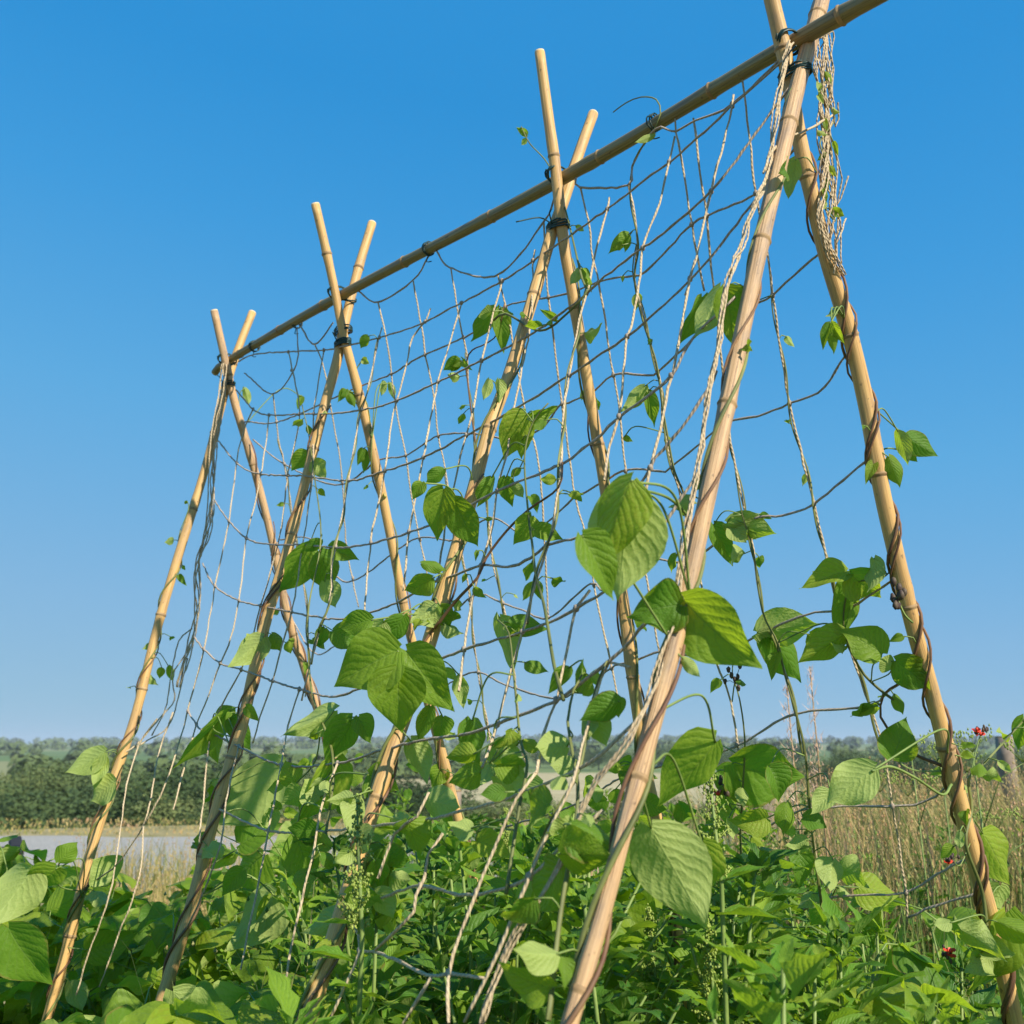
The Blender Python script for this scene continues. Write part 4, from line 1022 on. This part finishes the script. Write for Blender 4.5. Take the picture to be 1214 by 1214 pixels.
def flower_head(parent, base, P, n_red, seed, s=1.0):
    """stalk with dark buds and a few red blossoms"""
    rg = random.Random(seed)
    mb = MB(); tube(mb, catmull([p - base for p in P], .006), .0011 * s, 5); st = link("flower_stalk", mb.mesh("flower_stalk", M['stem']), parent)
    c = P[-1] - base
    for i in range(9):
        mb = MB(); q = c + Vector((rg.gauss(0, .006), rg.gauss(0, .006), rg.gauss(0, .008))) * s
        blob(mb, q, .0032 * s, rg, 1, .8, 1.5, 0, 6, 5)
        tube(mb, [c - Vector((0, 0, .006)) * s, (q + c) * .5, q], .0006 * s, 4)
        link("bud", mb.mesh("bud", M['bud']), st)
    for i in range(n_red):
        q = c + Vector((rg.uniform(-.014, .014), rg.uniform(-.014, .002), rg.uniform(-.008, .006))) * s
        mb = MB()
        for k in range(3):
            a = k * 2.1 + rg.random(); d = Vector((math.cos(a), math.sin(a) * .6, rg.uniform(-.2, .6))).normalized(); e = d.orthogonal().normalized(); g = d.cross(e)
            mb.add([q, q + d * .004 * s + e * .004 * s + g * .001, q + d * .009 * s + e * .0025 * s, q + d * .010 * s - e * .0025 * s, q + d * .004 * s - e * .004 * s - g * .001], [(0, 1, 2, 3, 4)])
        blob(mb, q, .0034 * s, rg)
        link("blossom", mb.mesh("blossom", M['red']), st)
V = VINES['n13']
flower_head(V['o'], V['base'], [place('F1R', x, y, .0) for x, y in [(1150, 922), (1156, 895), (1163, 868)]], 3, 1, .7)
flower_head(V['o'], V['base'], [place('F1R', x, y, .01) for x, y in [(1150, 1000), (1138, 1026), (1128, 1018)]], 2, 2, .62)
flower_head(V['o'], V['base'], [place('F1R', x, y, .15) for x, y in [(1140, 1160), (1128, 1145), (1122, 1128)]], 3, 3, .7)
V = VINES['F1R']
flower_head(V['o'], V['base'], [place('F1R', x, y, -.01) for x, y in [(1082, 738), (1072, 728), (1063, 708)]], 0, 4, 1.3)
V = VINES['n9']
flower_head(V['o'], V['base'], [place('R', x, y, 0) for x, y in [(868, 832), (870, 815), (872, 806)]], 0, 5, 1.0)
flower_head(V['o'], V['base'], [place('R', x, y, 0) for x, y in [(868, 960), (860, 945), (858, 935)]], 1, 6, 1.1)
# curled bracts on the hanging twine: young shoots in the tangle
shoot = vine('tangle', [place('F1R', x, y, -.01) for x, y in [(985, 80), (975, 110), (990, 140), (972, 170), (985, 205), (975, 240), (990, 262)]], "young bean shoot caught in the twine tangle under the ridge pole", .0014, 'vinegreen')
for i in range(12):
    x = 978 + lrng.uniform(-14, 14); y = 85 + i * 14
    B = place('F1R', x, y, -.015); a = lrng.uniform(.6, 2.6); T = B + Vector((math.cos(a) * .016, -.004, -math.sin(a) * .02))
    bean_leaf('tangle', B, T, .008, lrng.uniform(-30, 30), lrng.random() < .4)
# small shoots with tiny leaves along the net vines
for k, V in list(VINES.items()):
    if k == 'tangle': continue
    Q = V['Q']; n = len(Q)
    for _ in range(9 if k[0] == 'n' else 14):
        p = Q[lrng.randrange(int(n * .02), n)]
        if p.z < .55 or p.z > 1.95: continue
        a = lrng.uniform(0, 6.3); L = lrng.uniform(.010, .03)
        if p.z < 1.0: L *= 2.2
        B = p + Vector((math.cos(a), math.sin(a), lrng.uniform(-.2, .8))) * lrng.uniform(.008, .03)
        T = B + Vector((math.cos(a + lrng.uniform(-.6, .6)), math.sin(a), lrng.uniform(-1.4, .1))).normalized() * L
        bean_leaf(k, B, T, L * lrng.uniform(.5, .8), lrng.uniform(-50, 50), lrng.random() < .35)

# ------------------------------------------------------------------ plants of the bed
prng = random.Random(99)
def elev_tan(y): return math.tan(math.atan((607 - y) / F) + PITCH)
def top_profile(px): return float(np.interp(px, [-300, 0, 60, 150, 230, 330, 420, 520, 640, 760, 860, 940, 1050, 1150, 1250, 1500], [1005, 1005, 1020, 1055, 1065, 1010, 985, 985, 970, 1000, 1025, 1060, 1085, 1095, 1095, 1095]))
def stem_mesh(P, r0, r1, m):
    mb = MB(); n = len(P); tube(mb, P, [r0 + (r1 - r0) * i / (n - 1) for i in range(n)], 6); return mb.mesh("stem", m)
def rot_leaf(o_parent, me, pos, az, up, L, w, roll=0, name="leaf"):
    d = Vector((math.cos(az) * math.cos(up), math.sin(az) * math.cos(up), math.sin(up)))
    m = leaf_matrix(pos, pos + d * L, w, roll, 0, Vector((0, 0, 1)))
    m.translation = pos
    return link(name, me, o_parent, m)
def leafy_weed(x, y, h, seed, label, group):
    rg = random.Random(seed); LV = LWEED2 if rg.random() < .33 else LWEED
    o = thing("leafy_weed", (x, y, 0), label, "weed", group)
    lean = Vector((rg.gauss(0, .06), rg.gauss(0, .06), 0))
    P = [lean * (k / 6) ** 2 * 1.0 + Vector((rg.gauss(0, .004), rg.gauss(0, .004), h * k / 6)) for k in range(7)]
    P[0] = Vector((0, 0, -.03))
    link("stem", stem_mesh(P, .006, .002, M['stem']), o)
    def at(s):
        i = min(5, int(s * 6)); return P[i].lerp(P[i + 1], s * 6 - i)
    az = rg.uniform(0, 6.3); ls = rg.choice((.62, .8, 1.0, 1.12)); wr = rg.uniform(.75, 1.15)
    nl = int(42 * min(1.2, h / .7) / (.45 + .55 * ls))
    for k in range(nl):
        s = .32 + .68 * (k / nl) ** .8; az += 2.4 + rg.uniform(-.3, .3)
        L = ls * (.10 * (1 - s) + .058) * rg.uniform(.7, 1.35); up = rg.uniform(-.15, .5) + .5 * s
        pos = at(s)
        out = Vector((math.cos(az), math.sin(az), .4)) * (.015 + .03 * (1 - s))
        rot_leaf(o, LV[rg.randrange(5)], pos + out, az, up, L, wr * L * rg.uniform(.34, .6), rg.uniform(-25, 25))
    for k in range(12):                                               # tuft of young leaves
        a = rg.uniform(0, 6.3); L = rg.uniform(.02, .045)
        rot_leaf(o, LV[rg.randrange(5)], P[-1] + Vector((rg.gauss(0, .008), rg.gauss(0, .008), rg.uniform(-.03, .005))), a, rg.uniform(.3, 1.2), L, L * .38, rg.uniform(-30, 30))
    # side shoots
    for k in range(rg.randrange(2, 5)):
        s = rg.uniform(.5, .85); b0 = at(s); a = rg.uniform(0, 6.3); e = b0 + Vector((math.cos(a) * .09, math.sin(a) * .09, .11)) * rg.uniform(.7, 1.2)
        ss = link("side_stem", stem_mesh([b0, (b0 + e) * .5 + Vector((0, 0, -.012)), e], .003, .0015, M['stem']), o)
        for q in range(9):
            a2 = q * 2.4 + rg.random(); L = rg.uniform(.03, .065)
            rot_leaf(ss, LV[rg.randrange(5)], b0.lerp(e, .35 + .65 * q / 8), a2, rg.uniform(0, .9), L, L * .42, rg.uniform(-30, 30))
    return o
def bean_bush(x, y, h, seed, label, group, big=1.0):
    rg = random.Random(seed)
    o = thing("bean_plant", (x, y, 0), label, "bean plant", group)
    ns = 5
    for s in range(ns):
        a = rg.uniform(0, 6.3); e = Vector((math.cos(a) * .16, math.sin(a) * .16, h * rg.uniform(.7, 1.0)))
        P = [Vector((0, 0, -.03)), Vector((e.x * .25, e.y * .25, h * .35)), Vector((e.x * .7, e.y * .7, h * .7)), e]
        Q = catmull(P, .05); link("stem", stem_mesh(Q, .004, .0018, M['stem']), o)
        for k in range(5):
            b0 = Q[int((len(Q) - 1) * (.3 + .7 * k / 4))]; a2 = rg.uniform(0, 6.3); pl = rg.uniform(.05, .11)
            c = b0 + Vector((math.cos(a2) * pl, math.sin(a2) * pl, rg.uniform(.01, .07)))
            pt = link("petiole", stem_mesh([b0, (b0 + c) * .5 + Vector((0, 0, .012)), c], .0018, .0012, M['stem']), o)
            for j, da in enumerate((-1.25, 0, 1.25)):
                L = rg.uniform(.065, .115) * big; aa = a2 + da + rg.uniform(-.25, .25)
                rot_leaf(pt, LB[rg.randrange(len(LB))], c + Vector((math.cos(aa), math.sin(aa), 0)) * .006, aa, rg.uniform(-.75, .35), L, L * rg.uniform(.72, .95), rg.uniform(-40, 40))
    return o
def chard(x, y, h, seed, label, group):
    rg = random.Random(seed)
    o = thing("chard_plant", (x, y, 0), label, "chard", group)
    P = [Vector((0, 0, -.03)), Vector((.01, 0, h * .4)), Vector((-.005, .01, h * .72))]
    link("stem", stem_mesh(P, .011, .007, M['stem']), o)
    for k in range(20):
        s = .35 + .65 * k / 19; a = k * 2.4 + rg.random() * .5; up = .2 + .9 * s + rg.uniform(-.3, .25); L = rg.uniform(.11, .18) * (1.15 - .55 * s)
        b0 = Vector((0, 0, h * .72 * s)); pl = .05 * (1.2 - s); c = b0 + Vector((math.cos(a) * pl, math.sin(a) * pl, pl * .8))
        link("petiole", stem_mesh([b0, (b0 + c) * .5, c], .004, .003, M['stem']), o)
        rot_leaf(o, LCHARD[rg.randrange(4)], c, a, up, L, L * rg.uniform(.5, .66), rg.uniform(-30, 30))
    return o
def seed_spike(px, ptop, pbot, d, label, brown=False, w=1.0, seed=0):
    rg = random.Random(seed); p = at_dist(px, ptop, d); q = at_dist(px, pbot, d)
    o = thing("seed_spike", (p.x, p.y, 0), label, "seed spike", "green seed spikes in the bed")
    top = p.z; z0 = q.z
    link("stem", stem_mesh([Vector((0, 0, -.03)), Vector((.008, 0, z0)), Vector((-.003, 0, top))], .0045, .0012, M['stem']), o)
    mb = MB(); L = top - z0; nb = 26
    for b in range(nb):                                        # short uneven side clusters, shrinking towards the tip
        s = (b + rg.uniform(-.4, .4)) / nb; a = b * 2.4 + rg.uniform(-.5, .5); ln = w * .030 * max(.12, 1 - s) ** .7 * rg.uniform(.5, 1.25)
        c0 = Vector((rg.gauss(0, .001), rg.gauss(0, .001), z0 + L * s)); e = c0 + Vector((math.cos(a) * ln, math.sin(a) * ln, ln * rg.uniform(.5, 1.3)))
        tube(mb, [c0, e], .0005, 3)
        for q in range(int(6 + 1100 * ln)):
            p2 = c0.lerp(e, rg.random() ** .7) + Vector((rg.gauss(0, .0022), rg.gauss(0, .0022), rg.gauss(0, .0026)))
            blob(mb, p2, rg.uniform(.0008, .0019), rg, 1, 1, rg.uniform(.9, 1.7), 0, 5, 3)
    for q in range(40): blob(mb, (rg.gauss(0, .0016), rg.gauss(0, .0016), top - L * .12 * rg.random()), rg.uniform(.0007, .0014), rg, 1, 1, 1.4, 0, 5, 3)
    tag(link("seeds", mb.mesh("seeds", M['seedbrown'] if brown else M['seed']), o), kind="stuff")
    for k in range(22):
        s = rg.uniform(.55, 1.06); a = rg.uniform(0, 6.3); LL = rg.uniform(.04, .08)
        rot_leaf(o, LWEED[rg.randrange(5)], Vector((0, 0, z0 * s)), a, rg.uniform(-.2, .7), LL, LL * .34, rg.uniform(-20, 20))
    return o

FOOT = {k: CANE3[k][-1] for k in CANE3}
FN = {'F1L': "the rope-wound cane", 'F1R': "the vine-spiralled cane", 'F2L': "the big-leaf cane", 'F2R': "the tallest-stub cane",
      'F3L': "the outer wire-coiled cane", 'F3R': "the inner wire-coiled cane", 'F4L': "the net-rope end cane", 'F4R': "the inner end cane"}
def landmark(x, y):
    """where a plant stands, told by the nearest cane foot and the side of the trellis"""
    p = Vector((x, y, 0)); k = min(FOOT, key=lambda q: (FOOT[q].xy - p.xy).length); dist = (FOOT[k].xy - p.xy).length
    off = (p - CR['F1']).dot(PN); t = (p - CR['F1']).dot(RD)
    side = "outside the net" if off > .75 else ("beyond the back net" if off < -.75 else "under the nets")
    big = ""
    if dist < .3: return "at the foot of " + FN[k]
    if t < -.25: return "past the trellis end by " + FN[k] + (", " + side if side != "under the nets" else "")
    if t > 1.95: return "past the far trellis end by " + FN[k]
    return side + " near " + FN[k]
def put(px, d, extra): 
    x = bearing_x(px, d); y = d; z = EYE + d * elev_tan(top_profile(px) + extra)
    return x, y, max(.25, z)
# rows of the bed from back to front
i = 0
for d, ex0, ex1, stepx in ((3.1, -4, 20, 44), (2.6, 0, 34, 46), (2.15, 8, 46, 48), (1.8, 6, 60, 50), (1.5, 4, 80, 56), (1.3, 40, 120, 74), (1.05, 110, 160, 96)):
    px = -120
    while px < 1340:
        P = px + prng.uniform(-.4, .4) * stepx; dd = d + prng.uniform(-.15, .15)
        x, y, h = put(P, dd, prng.uniform(ex0, ex1))
        near = min((Vector((x, y, h * .9)) - q).length for k in CANE3 for q in CANE3[k])
        kind = 'bean' if P < 395 + 60 * math.sin(d * 5) else ('chard' if (P > 1000 and d < 2.2 and prng.random() < .6) else ('bean' if prng.random() < .10 else 'weed'))
        if kind != 'chard' and 370 < P < 780 and dd < 1.22: px += stepx; continue      # the front net hangs here, the plants stand behind it
        spread = .27 if kind == 'bean' else .13
        for q, ylow, dmax in ((700, 1240, .97), (1178, 1240, 1.5), (80, 1240, 2.15), (232, 1175, 1.9)):
            if abs(P - q) / F * dd < spread and dd < dmax + spread * .5: h = min(h, EYE + dd * elev_tan(ylow) - .03)
        if h < .3: px += stepx; continue
        if P > 930 and d > 2.4: h *= .88
        where = landmark(x, y); size = "tall " if h > .95 else ("knee-high " if h < .78 else "bushy ")
        if kind == 'bean':
            bean_bush(x, y, h * .99, 300 + i, (size + "broad-leaved bean plant " if P < 460 else "lone bean plant among weeds ") + where,
                      "bean plants massed in the bed" if P < 460 else "bean plants among the weeds")
        elif kind == 'chard':
            chard(x, y, h, 300 + i, "glossy crinkled chard plant " + where, "chard plants in the bed")
        else:
            leafy_weed(x, y, h, 300 + i, size + "bright narrow-leaved weed " + where, "leafy weeds in the bed")
        i += 1; px += stepx
for k, (px, d, ty) in enumerate(((1085, 1.42, 1112), (1035, 1.62, 1092), (1112, 1.22, 1155), (1010, 1.25, 1165))):
    x = bearing_x(px, d); h = EYE + d * elev_tan(ty)
    chard(x, d, h, 700 + k, ["crinkled chard plant with broad bright leaves beside the vine-spiralled cane", "chard plant with upright glossy leaves against the dry meadow", "low chard plant spreading crinkled leaves by the yellow flower", "low chard plant among the bright weeds"][k], "chard plants in the bed")
seed_spike(841, 893, 1050, 1.3, "tall pale green seed spike beside the big pale leaf on the rope-wound cane", w=.8, seed=1)
seed_spike(426, 945, 1110, 1.2, "pale green seed spike left standing in front of the broken net strands", w=.85, seed=2)
seed_spike(838, 1090, 1215, 1.35, "short seed spike with brownish tips low among the bright weeds", w=.8, seed=3)
seed_spike(770, 1075, 1190, 1.45, "loose yellowish seed spike beside the rope-wound cane's foot", w=.6, seed=4)
seed_spike(900, 985, 1070, 2.6, "dark green feathery spike against the gravel track", w=1.0, seed=5)
seed_spike(600, 958, 1010, 2.4, "small seed spike rising behind the weeds by the cut cane foot", w=.7, seed=6)
for (px, py, d, lab, mt) in ((1151, 1160, 1.9, "small yellow flower beside the dark folded leaf", 'yellow'),):
    p = at_dist(px, py, d); o = thing("yellow_flower", (p.x, p.y, 0), lab, "flower")
    link("stem", stem_mesh([Vector((0, 0, -.02)), Vector((.01, 0, p.z * .6)), Vector((0, 0, p.z))], .0018, .001, M['stem']), o)
    for k in range(10):
        a = k * .628; mb = MB(); c = Vector((0, 0, p.z)); dv = Vector((math.cos(a), math.sin(a), .35)) * .009; e = Vector((-math.sin(a), math.cos(a), 0)) * .0022
        mb.add([c, c + dv * .6 + e, c + dv, c + dv * .6 - e], [(0, 1, 2, 3)]); link("petal", mb.mesh("petal", M['yellow']), o)
    mb = MB(); blob(mb, (0, 0, p.z + .002), .004); link("flower_centre", mb.mesh("flower_centre", M['yellow']), o)

# low ground cover between the stems
mb = MB(); rg = random.Random(12)
for _ in range(5200):
    d = rg.uniform(.7, 4.2); px = rg.uniform(-250, 1460); x = bearing_x(px, d); z = rg.uniform(.02, .42) * min(1, d / 1.6) ; a = rg.uniform(0, 6.3); L = rg.uniform(.05, .11); w = L * rg.uniform(.3, .7)
    dv = Vector((math.cos(a), math.sin(a), rg.uniform(-.4, .5))).normalized(); e = dv.cross(Vector((rg.gauss(0, .3), rg.gauss(0, .3), 1))).normalized(); n = e.cross(dv); c = Vector((x, d, z))
    mb.add([c, c + dv * L * .4 + e * w * .5 + n * w * .12, c + dv * L * .4 - n * .004, c + dv * L * .4 - e * w * .5 + n * w * .12, c + dv * L - n * L * .2], [(0, 1, 2), (0, 2, 3), (1, 4, 2), (2, 4, 3)],
           [(.5, 0), (1, .4), (.5, .4), (0, .4), (.5, 1)])
tag(link("ground_cover", mb.mesh("ground_cover", M['weed'])), "low green growth covering the soil between the plants", "ground cover", kind="stuff")

# ------------------------------------------------------------------ dry meadow behind the bed
def grass(name, n, region, hr, cols, seed, label, wid=.0028, heads=.3, seedcol=0):
    rg = random.Random(seed); mb = MB()
    for _ in range(n):
        px, d = region(rg); x = bearing_x(px, d); h = rg.uniform(*hr); a = rg.uniform(0, 6.3); ln = rg.uniform(.05, .45) * h
        c = Vector((x, d, 0)); dv = Vector((math.cos(a), math.sin(a), 0)); e = Vector((-math.sin(a), math.cos(a), 0)) * wid * rg.uniform(.6, 1.4)
        if abs(e.x) < wid * .5: e.x = wid * .6
        p1 = c + dv * ln * .25 + Vector((0, 0, h * .55)); p2 = c + dv * ln * .6 + Vector((0, 0, h * .85)); p3 = c + dv * ln + Vector((0, 0, h))
        cv = min(1, max(0, rg.random() * .75 + .125 + .22 * math.sin(x * 2.1 + d * 1.3) + .12 * math.sin(x * 5 - d)))
        mb.add([c - e, c + e, p1 - e * .8, p1 + e * .8, p2 - e * .5, p2 + e * .5, p3], [(0, 1, 3, 2), (2, 3, 5, 4), (4, 5, 6)], [(cv, .0)] * 2 + [(cv, .5)] * 2 + [(cv, .8)] * 2 + [(cv, 1)])
        if rg.random() < heads:
            cv = rg.uniform(.55, 1.0) if seedcol == 0 else rg.random()
            for k in range(5):
                q = p2.lerp(p3, k / 4) ; o2 = Vector((rg.gauss(0, .010), rg.gauss(0, .010), rg.gauss(0, .012))); s = rg.uniform(.003, .006)
                q = q + o2
                mb.add([q + Vector((0, 0, s * 1.8)), q + Vector((s, 0, 0)), q + Vector((-s * .5, s * .8, 0)), q + Vector((-s * .5, -s * .8, 0)), q - Vector((0, 0, s))], [(0, 1, 2), (0, 2, 3), (0, 3, 1), (4, 2, 1), (4, 3, 2), (4, 1, 3)], [(cv, 1)] * 5)
    m, nt, b = mat(name)
    uv = N(nt, "ShaderNodeUVMap"); sx = N(nt, "ShaderNodeSeparateXYZ"); nt.links.new(uv.outputs[0], sx.inputs[0])
    c = ramp(nt, sx.outputs[0], cols); nt.links.new(c, b.inputs['Base Color']); b.inputs['Roughness'].default_value = .75; b.inputs['Specular IOR Level'].default_value = .2
    tr = N(nt, "ShaderNodeBsdfTranslucent"); nt.links.new(c, tr.inputs['Color']); ms = N(nt, "ShaderNodeMixShader"); ms.inputs[0].default_value = .3
    nt.links.new(b.outputs[0], ms.inputs[1]); nt.links.new(tr.outputs[0], ms.inputs[2]); nt.links.new(ms.outputs[0], nt.nodes["Material Output"].inputs['Surface'])
    tag(link(name, mb.mesh(name, m, False)), label, "grass", kind="stuff")
DRY = [(.0, (.20, .24, .06)), (.25, (.33, .30, .09)), (.5, (.47, .36, .14)), (.8, (.52, .40, .18)), (.92, (.42, .25, .11)), (1., (.55, .36, .22))]
GRN = [(.0, (.09, .17, .035)), (.4, (.17, .26, .06)), (.7, (.28, .32, .09)), (1., (.40, .38, .17))]
def reg_right(rg):
    px = rg.triangular(780, 1420, 1150); d = rg.uniform(3.3, 7.5); return px, d
grass("dry_meadow", 8500, reg_right, (.4, 1.02), DRY, 1, "tan and rusty dry grass with seed heads behind the vine-wrapped cane", heads=.28)
grass("green_meadow", 10500, reg_right, (.3, .88), GRN, 2, "green grass mixed through the dry meadow", heads=.05)
grass("mid_meadow", 4500, lambda rg: (rg.uniform(380, 860), rg.uniform(3.4, 7.0)), (.25, .72), GRN, 3, "soft grey-green grass behind the netting", heads=.12, seedcol=1)
grass("left_meadow", 3600, lambda rg: (rg.uniform(130, 420), rg.uniform(3.6, 8.2)), (.15, .52), DRY, 4, "short dry grass beside the gravel track", heads=.2)
grass("field_edge_grass", 5000, lambda rg: (rg.uniform(-200, 1400), rg.uniform(13.6, 16.5)), (.01, .05), DRY, 5, "straw coloured grass strip beyond the gravel track", wid=.010, heads=.1)
grass("bed_grass", 900, lambda rg: (rg.uniform(300, 1250), rg.uniform(1.5, 3.2)), (.45, .92), GRN, 6, "thin green grass blades growing through the bed", wid=.0022, heads=.25, seedcol=1)
# looser tall weeds in the meadow
def umbel(px, ptop, d, seed, label):
    rg = random.Random(seed); p = at_dist(px, ptop, d); o = thing("umbel_plant", (p.x, p.y, 0), label, "wild carrot", "seeding umbel plants in the meadow")
    top = p.z
    link("stem", stem_mesh([Vector((0, 0, -.03)), Vector((.02, .01, top * .5)), Vector((0, 0, top * .88))], .003, .0016, M['stem']), o)
    for (bz, dx) in ((.88, 0), (.8, .10), (.74, -.09), (.66, .13)):
        b0 = Vector((0, 0, top * bz)); c = Vector((dx, rg.uniform(-.05, .05), top * (bz + .06)))
        if dx: link("branch", stem_mesh([b0 - Vector((0, 0, .1)), (b0 + c) * .5, c], .0014, .0009, M['stem']), o)
        else: c = b0
        mb = MB()
        for k in range(12):
            a = k * .52; e = c + Vector((math.cos(a) * .045, math.sin(a) * .045, .05)) * rg.uniform(.7, 1.15); tube(mb, [c, e], .0006, 3)
            for q in range(4): blob(mb, e + Vector((rg.gauss(0, .006), rg.gauss(0, .006), rg.gauss(0, .005))), .0026, rg, 1, 1, 1.4, 0, 4, 3)
        tag(link("umbel", mb.mesh("umbel", M['seed']), o), kind="stuff")
umbel(1146, 820, 2.6, 1, "thin seeding umbel standing against the sky by the red bean flower")
umbel(1075, 832, 2.9, 2, "spindly seeding umbel behind the crumpled leaf on the dark bean stem")
umbel(1110, 850, 3.2, 3, "low seeding umbel in front of the distant wood")
def dry_plant(px, ptop, d, seed, label):
    rg = random.Random(seed); p = at_dist(px, ptop, d); o = thing("dried_seedhead_plant", (p.x, p.y, 0), label, "dried plant", "dried seedhead plants")
    top = p.z
    link("stem", stem_mesh([Vector((0, 0, -.03)), Vector((.015, 0, top * .6)), Vector((0, 0, top))], .004, .0015, M['seedbrown']), o)
    mb = MB()
    for k in range(130):
        s = rg.random(); z = top * (.72 + .28 * s); r = .03 * (1 - s * .6); a = rg.uniform(0, 6.3)
        c = Vector((math.cos(a) * r * rg.random(), math.sin(a) * r * rg.random(), z)); dv = Vector((rg.gauss(0, .5), rg.gauss(0, .5), 1)).normalized() * rg.uniform(.015, .035); e = dv.orthogonal().normalized() * .0016
        mb.add([c - e, c + e, c + dv], [(0, 1, 2)])
    tag(link("dry_bracts", mb.mesh("dry_bracts", DRYP, False), o), kind="stuff")
DRYP = plain("dry_pink_bract", (.36, .23, .17), (.55, .40, .30), 30, .8)
dry_plant(933, 815, 2.7, 1, "upright dried pinkish seedhead in front of the sky behind the net")
dry_plant(960, 790, 2.8, 2, "taller dried pinkish seedhead with ragged bracts beside the net strand")
dry_plant(700, 1010, 1.9, 3, "brown dried flower stalk by the weeds under the rope")
# taller green weeds out in the meadow
for k in range(56):
    d = prng.uniform(3.0, 6.5); px = prng.uniform(440, 1330); x = bearing_x(px, d)
    ty = prng.uniform(935, 1010) if px < 880 else prng.uniform(945, 1060)
    h = max(.3, EYE + d * elev_tan(ty))
    leafy_weed(x, d, h, 900 + k, ("knee-high " if h < .6 else "waist-high ") + "loose green weed in the meadow grass near the " + min((("thin grey post", 541), ("squat brown post", 905), ("clear-standing weathered post", 1191)), key=lambda q: abs(q[1] - px))[0], "weeds in the meadow")

# ------------------------------------------------------------------ haze over the valley
hz = MB()
x0, x1, y0, y1, z0, z1 = -5200, 5200, -600, 5200, -14, 48
hz.add([Vector((x, y, z)) for z in (z0, z1) for (x, y) in ((x0, y0), (x1, y0), (x1, y1), (x0, y1))], [(0, 3, 2, 1), (4, 5, 6, 7), (0, 1, 5, 4), (1, 2, 6, 5), (2, 3, 7, 6), (3, 0, 4, 7)])
USE_HAZE = True
if USE_HAZE:
    hm = bpy.data.materials.new("haze"); hm.use_nodes = True; nt = hm.node_tree; nt.nodes.clear()
    pv = nt.nodes.new("ShaderNodeVolumePrincipled"); pv.inputs['Color'].default_value = (.80, .88, 1, 1); pv.inputs['Density'].default_value = .00015
    ou = nt.nodes.new("ShaderNodeOutputMaterial"); nt.links.new(pv.outputs[0], ou.inputs['Volume'])
    tag(link("haze", hz.mesh("haze", hm, False)), "thin blue haze lying over the distant valley", "haze", kind="stuff")
